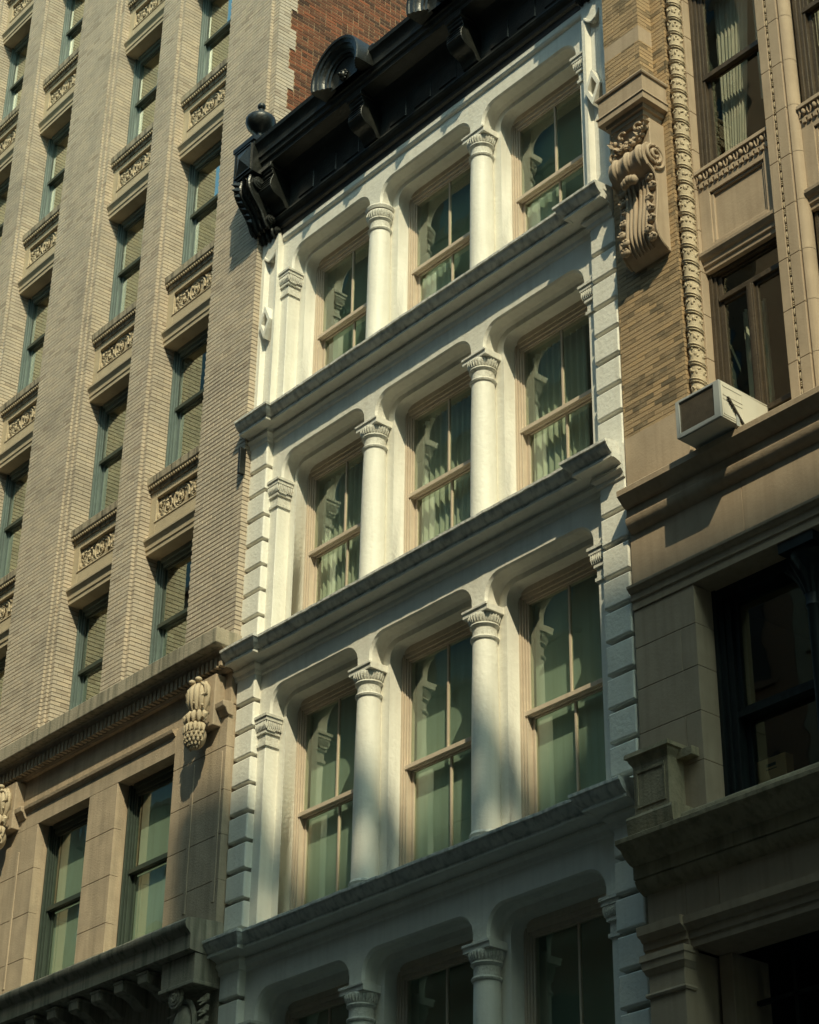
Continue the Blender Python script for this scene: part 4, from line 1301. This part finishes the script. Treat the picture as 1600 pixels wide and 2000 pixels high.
mb.profx([(-0.1, 11.04), (-0.515, 11.04), (-0.517, 11.13), (-0.535, 11.135), (-0.537, 11.215), (-0.555, 11.22), (-0.575, 11.245), (-0.59, 11.255), (-0.595, 11.285), (-0.50, 11.295), (-0.1, 11.295)], 6.05, 12)
add('architrave', mb, 'sandstone', stoneb, bevel=0.003)
# ashlar pier
bkk = MB(); bkk.box(6.06, 6.80, Y0 + 0.012, -0.15, 8.55, 11.04)
pr = add('pier', bkk, 'sandstone', stoneb)
zz = [8.55, 9.20, 9.70, 10.17, 10.62, 11.038]
for k in range(5):
    xs = [6.05, 6.86] if k % 2 == 0 else [6.05, 6.66, 6.86]
    for a, c in zip(xs[:-1], xs[1:]):
        mb = MB()
        mb.box(a + .002, c - .002, Y0, -0.35 if c < 6.8 else -0.2, zz[k] + .002, zz[k + 1] - .002)
        add('stone_block', mb, 'sandstone', pr, bevel=0.006)
# pedestal
mb = MB()
mb.box(6.15, 6.60, -0.72, -0.45, 8.74, 9.30)
pd = add('pedestal', mb, 'mossy_sandstone', stoneb, bevel=0.006)
mb = MB()
mb.grid(wrap([(-0.2, 9.40), (0.055, 9.39), (0.06, 9.345), (0.035, 9.335), (0.03, 9.31), (0.005, 9.27), (0.0, 9.255)], 6.15, 6.60, -0.72))
add('pedestal_cap', mb, 'mossy_sandstone', pd)
mb = MB()
for (a, b, c, d) in ((6.19, 6.56, 9.18, 9.21), (6.19, 6.56, 8.83, 8.86), (6.19, 6.215, 8.86, 9.18), (6.535, 6.56, 8.86, 9.18)):
    mb.box(a, b, -0.732, -0.71, c, d)
add('pedestal_panel', mb, 'mossy_sandstone', pd, bevel=0.004)
mb = MB(); mb.box(6.60, 6.80, -0.6, -0.45, 9.24, 9.33)
add('pedestal_stub', mb, 'mossy_sandstone', pd, bevel=0.006)
# sill roll and lower ledge
mb = MB()
mb.profx([(-0.1, 8.05), (-0.55, 8.05), (-0.57, 8.06), (-0.60, 8.075), (-0.64, 8.11), (-0.66, 8.15), (-0.665, 8.165), (-0.65, 8.175), (-0.68, 8.18), (-0.68, 8.30), (-0.70, 8.305), (-0.72, 8.31), (-0.76, 8.335), (-0.80, 8.37), (-0.835, 8.42), (-0.875, 8.44),
          (-0.91, 8.46), (-0.915, 8.50), (-0.90, 8.51), (-0.82, 8.53), (-0.1, 8.56)], 6.06, 12)
add('ledge', mb, 'mossy_sandstone', stoneb, smooth=True, angle=25)
mb = MB()
mb.profx([(-0.1, 8.55), (-0.76, 8.53), (-0.775, 8.60), (-0.785, 8.68), (-0.79, 8.72), (-0.775, 8.75), (-0.74, 8.765), (-0.1, 8.765)], 6.10, 6.68)
mb.profx([(-0.1, 8.55), (-0.66, 8.53), (-0.67, 8.56), (-0.675, 8.62), (-0.665, 8.66), (-0.64, 8.68), (-0.1, 8.69)], 6.68, 12)
add('sill_roll', mb, 'mossy_sandstone', stoneb, smooth=True, angle=30)
slab_run('frieze', 6.10, 12, -0.55, -0.1, 7.70, 8.055, [6.58, 6.98, 8.5], 'sandstone')
mb = MB()
mb.profx([(-0.1, 7.43), (-0.56, 7.43), (-0.562, 7.50), (-0.58, 7.505), (-0.582, 7.575), (-0.60, 7.58), (-0.62, 7.61), (-0.65, 7.63), (-0.66, 7.70), (-0.55, 7.715), (-0.1, 7.715)], 6.10, 12)
mb.profx([(-0.1, 7.43), (-0.59, 7.43), (-0.592, 7.50), (-0.61, 7.505), (-0.612, 7.575), (-0.63, 7.58), (-0.65, 7.61), (-0.69, 7.63), (-0.70, 7.71), (-0.56, 7.72), (-0.1, 7.72)], 6.08, 6.62)
add('architrave', mb, 'sandstone', stoneb)
mb = MB(); mb.box(6.14, 6.58, -0.62, -0.1, 3.0, 7.43)
pl = add('pilaster', mb, 'sandstone', stoneb, bevel=0.01)
mb = MB()
mb.grid(wrap([(0.0, 7.45), (0.055, 7.445), (0.058, 7.385), (0.045, 7.375), (0.04, 7.31), (0.03, 7.30), (0.02, 7.27), (0.0, 7.25)], 6.14, 6.58, -0.62))
mb.grid(wrap([(0.0, 7.10), (0.02, 7.095), (0.028, 7.075), (0.02, 7.055), (0.0, 7.05)], 6.14, 6.58, -0.62))
add('capital', mb, 'sandstone', pl, smooth=True, angle=30)
mb = MB(); mb.box(6.62, 6.78, -0.2, 0.3, 3.0, 7.43)
add('inner_jamb', mb, 'sandstone', stoneb, bevel=0.01)
# dark windows in the big openings
mb = MB()
for (a, b, y0) in ((6.80, 6.90, -0.24), (6.90, 6.95, -0.20), (6.95, 7.02, -0.17)):
    mb.box(a, b, y0, 0.05, 8.6, 11.1)
mb.box(6.8, 9.5, -0.22, 0.05, 10.92, 11.1)
bw = add('window', mb, 'iron', stoneb, bevel=0.004)
us = sash_mesh(7.02, 8.35, 9.68, 10.94, -0.12, -0.07, 0.05, 0.06, 0.09); us.box(6.98, 8.35, -0.16, -0.06, 9.66, 9.72)
add('upper_sash', us, 'iron', bw)
add('lower_sash', sash_mesh(7.02, 8.35, 8.6, 9.72, -0.06, -0.02, 0.06, 0.06, 0.10), 'iron', bw)
for (za, zb, y) in ((9.75, 10.9, -0.095), (8.68, 9.68, -0.04)):
    mb = MB(); mb.box(7.05, 8.32, y - .002, y + .002, za, zb); add('pane', mb, 'glass', bw)
mb = MB()
mb.lathe([(0.06, 8.6), (0.06, 10.35), (0.075, 10.38), (0.065, 10.42), (0.07, 10.6), (0.10, 10.75), (0.15, 10.85), (0.17, 10.88), (0.17, 10.94)], 8.13, -0.30, 18)
mb.box(7.93, 8.35, -0.5, -0.12, 10.93, 11.035)
for k in range(14):
    a = 2 * PI * k / 14
    mb.leaf((8.13 + 0.07 * math.cos(a), -0.30 + 0.07 * math.sin(a), 10.5), (0.25 * math.cos(a), 0.25 * math.sin(a), 1), (math.cos(a), math.sin(a), -0.1), 0.3, 0.035, 0.10, 0.006)
add('iron_column', mb, 'iron', stoneb, smooth=True, angle=40)
room(stoneb, 6.6, 11.9, 0.0, 4.0, 8.4, 11.2, 'interior_dark')
room(stoneb, 6.7, 11.9, 0.25, 4.0, 2.0, 7.6, 'interior_dark')
mb = MB(); mb.box(7.25, 7.29, 0.05, 0.1, 3, 7.4); mb.box(6.82, 9, 0.05, 0.1, 6.98, 7.02)
add('shopfront_frame', mb, 'iron', stoneb)
mb = MB(); mb.box(6.05, 12, 4.1, 14, 0.1, 22.0); mb.box(6.05, 12, -0.3, 4.0, 0.1, 2.0); mb.box(9.75, 12, -0.3, 4.05, 11.3, 22)
add('core', mb, 'interior_dark', stoneb)

# ================================================================== THINGS ON AND IN THE WINDOWS
# window air conditioner sitting on the ledge
ac = thing('air_conditioner', 'white window air conditioner with rusty grille jutting over the sandstone ledge', 'air conditioner', (7.4, -0.6, 12.36))
AX0, AX1, AY0, AY1, AZ0, AZ1 = 7.16, 7.74, -0.95, -0.22, 12.375, 12.80
mb = MB()
th = 0.025
mb.box(AX0, AX1, AY0 + 0.03, AY1, AZ1 - th, AZ1); mb.box(AX0, AX1, AY0 + 0.03, AY1, AZ0, AZ0 + th)
mb.box(AX0, AX0 + th, AY0 + 0.03, AY1, AZ0 + th, AZ1 - th); mb.box(AX1 - th, AX1, AY0 + 0.03, AY1, AZ0 + th, AZ1 - th)
add('case', mb, 'ac_white', ac, bevel=0.004)
mb = MB()
mb.box(AX0 + 0.03, AX1 - 0.03, AY0 + 0.06, AY1, AZ0 + 0.03, AZ1 - 0.03)
add('condenser', mb, 'ac_fins', ac)
mb = MB()
mb.box(AX0, AX0 + 0.045, AY0, AY0 + 0.03, AZ0, AZ1); mb.box(AX1 - 0.075, AX1, AY0, AY0 + 0.03, AZ0, AZ1)
mb.box(AX0 + 0.045, AX1 - 0.075, AY0, AY0 + 0.03, AZ1 - 0.025, AZ1); mb.box(AX0 + 0.045, AX1 - 0.075, AY0, AY0 + 0.03, AZ0, AZ0 + 0.045)
add('bezel', mb, 'ac_grey', ac, bevel=0.004)
mb = MB()
for k in range(24):
    z = AZ0 + 0.055 + 0.0143 * k
    mb.box(AX0 + 0.045, AX1 - 0.075, AY0 + 0.016, AY0 + 0.020, z, z + 0.004)
for k in range(30):
    x = AX0 + 0.055 + 0.0145 * k
    mb.box(x, x + 0.004, AY0 + 0.021, AY0 + 0.025, AZ0 + 0.045, AZ1 - 0.03)
add('grille', mb, 'ac_mesh', ac)
mb = MB()
for (y0, y1, z0, z1) in ((-0.90, -0.62, 12.64, 12.75), (-0.90, -0.62, 12.42, 12.60)):
    for (a, b, c, d) in ((y0, y1, z1 - .008, z1), (y0, y1, z0, z0 + .008), (y0, y0 + .008, z0, z1), (y1 - .008, y1, z0, z1)):
        mb.box(AX1 - 0.002, AX1 + 0.004, a, b, c, d)
add('side_louvre', mb, 'ac_white', ac)
mb = MB()
def bar(mb, p, q, w, t):
    p, q = Vector(p), Vector(q); d = (q - p).normalized(); n = d.cross(Vector((1, 0, 0))).normalized() * w; e = Vector((t, 0, 0))
    c = [p - n - e, p + n - e, q + n - e, q - n - e, p - n + e, p + n + e, q + n + e, q - n + e]
    i = len(mb.v); mb.v += [tuple(v) for v in c]
    for f in ((0, 1, 2, 3), (4, 7, 6, 5), (0, 4, 5, 1), (1, 5, 6, 2), (2, 6, 7, 3), (3, 7, 4, 0)): mb.f.append(tuple(i + k for k in f)); mb.t.append(.6)
bar(mb, (AX1 + 0.014, -0.84, 12.63), (AX1 + 0.014, -0.60, 12.36), 0.012, 0.006)
for k in range(5):
    q = k / 9
    mb.blob((AX1 + 0.018, -0.84 + 0.24 * q - 0.012, 12.63 - 0.27 * q - 0.012), 0.012, 6, 4)
add('support_strut', mb, 'rusty_steel', ac)
mb = MB(); bar(mb, (AX0 - 0.014, -0.90, 12.58), (AX0 - 0.014, -0.60, 12.36), 0.012, 0.006)
add('support_strut', mb, 'rusty_steel', ac)
mb = MB(); mb.box(AX0 + 0.05, AX1 - 0.05, -0.68, -0.55, 12.335, 12.38); mb.box(AX1 + 0.004, AX1 + 0.012, -0.73, -0.69, 12.35, 12.5)
add('foot', mb, 'ac_grey', ac)

# cardboard box on the sill behind the big dark window
cbx = thing('cardboard_box', 'small brown cardboard box standing on the sill behind the dark window', 'box', (7.45, 0.12, 8.6))
mb = MB(); mb.box(7.04, 7.39, 0.03, 0.14, 8.62, 9.25)
add('carton', mb, 'cardboard', cbx)
mb = MB(); mb.box(7.16, 7.27, 0.026, 0.0305, 9.16, 9.19); mb.box(7.15, 7.28, 0.027, 0.0305, 9.13, 9.138)
add('print_label', mb, 'black_print', cbx)

# curtains and blinds ----------------------------------------------------------
def curtain(x0, x1, z0, z1, y, n, amp, label, m='curtain_fabric', group=None, taper=0.0):
    mb = MB(); rows = []
    rnd = random.Random(x0 * 7 + z0)
    ph = [rnd.uniform(-.5, .5) for _ in range(n * 6 + 1)]
    for zi in range(7):
        q = zi / 6; row = []
        for k in range(n * 6 + 1):
            s_ = k / (n * 6)
            row.append((x0 + (x1 - x0) * s_ * (1 - taper * (1 - q)), y + amp * math.sin(2 * PI * k / 6 + 0.6 * ph[k // 6]) * (0.7 + 0.3 * (1 - q)), z0 + (z1 - z0) * q))
        rows.append(row)
    mb.grid(rows)
    mb.grid([[(a, b + 0.006, c) for a, b, c in r] for r in rows])
    return tag(add('curtain', mb, m, smooth=True, angle=80), label, 'curtain', group)
NM = ['window next to the brick building', 'middle window between two columns', 'window next to the tan brick building']
for bi in range(3):
    il, ir = BAYS[bi][:2]
    curtain(il + 0.05, il + 0.95, 13.03, 15.5, 0.22, 9, 0.035, 'pale pleated curtain, floor below the lozenge strips, ' + NM[bi])
curtain(BAYS[0][0] + 0.95, BAYS[0][0] + 1.35, 16.45, 18.9, 0.20, 4, 0.03, 'pale curtain under the black cornice, ' + NM[0])
curtain(BAYS[1][0] + 0.04, BAYS[1][0] + 0.62, 16.45, 17.75, 0.20, 5, 0.012, 'short half curtain under the black cornice, ' + NM[1], 'blind_fabric')
curtain(BAYS[2][0] + 0.04, BAYS[2][0] + 0.72, 16.45, 17.75, 0.20, 5, 0.012, 'short half curtain under the black cornice, ' + NM[2], 'blind_fabric')
def blind(x0, x1, z0, z1, y, label, m='blind_fabric', group=None):
    t = thing('roller_blind', label, 'blind', ((x0 + x1) / 2, y, z1), group)
    mb = MB(); mb.box(x0, x1, y, y + 0.006, z0, z1); add('fabric', mb, m, t)
    mb = MB(); mb.tube([(x0, y + 0.003, z0), (x1, y + 0.003, z0)], 0.014, 8); add('bottom_bar', mb, m, t)
    mb = MB(); mb.tube([(x0, y + 0.01, z1), (x1, y + 0.01, z1)], 0.03, 10); add('roller', mb, m, t)
for bi in range(3):
    il, ir = BAYS[bi][:2]
    blind(il + 0.06, ir - 0.03, 9.27, 12.25, 0.17, 'full-length pale roller blind, tallest window row, ' + NM[bi])
for bi in range(3):
    il, ir = BAYS[bi][:2]
    blind(il + 0.06, ir - 0.03, 16.9, 19.05, 0.27, 'long dull green roller blind under the black cornice, ' + NM[bi], 'green_blind_fabric')
    blind(il + 0.06, ir - 0.03, 5.5, 8.45, 0.24, 'dull green roller blind below the tallest windows, ' + NM[bi], 'green_blind_fabric')
blind(-3.15, -1.9, 9.75, 11.97, -0.255, 'pale roller blind in the stone-base window next to the pineapple pendant')
blind(-5.15, -3.9, 9.50, 11.97, -0.255, 'pale roller blind in the stone-base window far from the white building')
curtain(7.28, 7.80, 16.1, 18.6, 0.0, 9, 0.025, 'gathered grey curtain beside the rope moulding in the bronze window above the panel', 'grey_curtain_fabric', taper=0.45)
curtain(7.80, 8.15, 16.9, 18.6, 0.05, 5, 0.02, 'grey curtain swept aside beside the bead mullion, bronze window above the panel', 'grey_curtain_fabric', taper=-0.2)
curtain(7.30, 7.62, 12.4, 14.3, 0.05, 5, 0.03, 'white curtain strips behind the casement above the air conditioner')
curtain(8.65, 9.1, 16.1, 18.6, 0.02, 6, 0.03, 'thin grey curtain in the window right of the bead mullion', 'grey_curtain_fabric')

# ================================================================== ACROSS THE STREET (out of the picture: shade and reflections)
def opposite(name, label, x0, x1, h, m, fl, bays, roof=()):
    t = thing(name, label, 'building', ((x0 + x1) / 2, -24, 0))
    mb = MB(); mb.box(x0, x1, -31, -17.5, 0.1, h - 0.25)
    wl = add('wall', mb, m, t)
    mb = MB(); mb.box(x0, x1, -31, -17.38, h - 0.6, h)
    add('parapet', mb, m, t)
    wm = MB(); w = (x1 - x0) / bays
    wm.box(-w * 0.28, w * 0.28, -0.02, 0.03, 0, 1.9)
    me = wm.mesh('window'); me.materials.append(MATS['opp_glass'])
    sm = MB(); sm.box(-w * 0.34, w * 0.34, -0.02, 0.14, -0.16, 0.0)
    sme = sm.mesh('sill'); sme.materials.append(MATS[m])
    n = int((h - 5) / fl)
    for i in range(n):
        for j in range(bays):
            loc = (x0 + w * (j + .5), -17.5, 5 + fl * i + 0.9)
            wo = add('window', me, None, t, loc); add('sill', sme, None, wo, loc)
opposite('opposite_building', 'tall brown stone building across the street with a roof screen added to shape shade', 22.3, 46, 39.5, 'opp_stone', 3.8, 7)
opposite('opposite_building', 'narrow dark red brick building across the street beside the tall stone one', 13.5, 22.28, 38.6, 'opp_brick', 3.6, 3)
opposite('opposite_building', 'brown stone building across the street opposite the white loft building', -6, 13.48, 25.0, 'opp_stone', 3.7, 7)
opposite('opposite_building', 'wide red brick building across the street opposite the office building', -34, -6.02, 46.0, 'opp_brick', 3.6, 9)
opposite('opposite_building', 'brown stone building across the street at the far end of the block', -80, -34.02, 44.0, 'opp_stone', 3.7, 12)
opposite('opposite_building', 'long red brick building across the street beyond the tall stone one', 46.02, 90, 38.0, 'opp_brick', 3.6, 12)
# unseen roof screen added to shape the shadow: bulkheads, top rail and raking braces
tall = bpy.data.objects['opposite_building']
mb = MB(); mb.box(22.35, 24.0, -17.75, -17.5, 39.5, 41.2); add('added_shade_bulkhead', mb, 'opp_stone', tall)
mb = MB(); mb.box(29.6, 46, -17.75, -17.5, 39.5, 41.65); add('added_shade_bulkhead', mb, 'opp_stone', tall)
mb = MB(); mb.box(24.0, 29.6, -17.7, -17.6, 40.55, 41.3); add('added_shade_rail', mb, 'opp_stone', tall)
for k in range(7):
    x = 24.1 + 0.84 * k
    mb = MB()
    w = 0.27
    mb.grid([[(x - w, -17.7, 39.4), (x + w, -17.7, 39.4), (x + w, -17.6, 39.4), (x - w, -17.6, 39.4)], [(x + 0.85 - w, -17.7, 40.6), (x + 0.85 + w, -17.7, 40.6), (x + 0.85 + w, -17.6, 40.6), (x + 0.85 - w, -17.6, 40.6)]], closed=True)
    add('added_shade_brace', mb, 'opp_stone', tall)
# neighbours farther along this side of the street
def neighbour(label, x0, x1, h, m):
    t = thing('neighbour_building', label, 'building', ((x0 + x1) / 2, 6, 0))
    mb = MB(); mb.box(x0, x1, -0.5, 14, 0.1, h); add('wall', mb, m, t)
    mb = MB(); mb.box(x0, x1, -0.9, 14, h, h + 0.6); add('cornice', mb, m, t)
    for i in range(int((x1 - x0) / 3)):
        for j in range(int(h / 4)):
            mb = MB(); mb.box(x0 + 1 + 3 * i, x0 + 2.4 + 3 * i, -0.53, -0.4, 2 + 4 * j, 4.2 + 4 * j); add('window', mb, 'opp_glass', t)
neighbour('plain brown stone building next along the pavement after the sandstone one', 12.02, 30, 30, 'opp_stone')
neighbour('plain red brick building next along the pavement after the office building', -40, -13.02, 34, 'opp_brick')
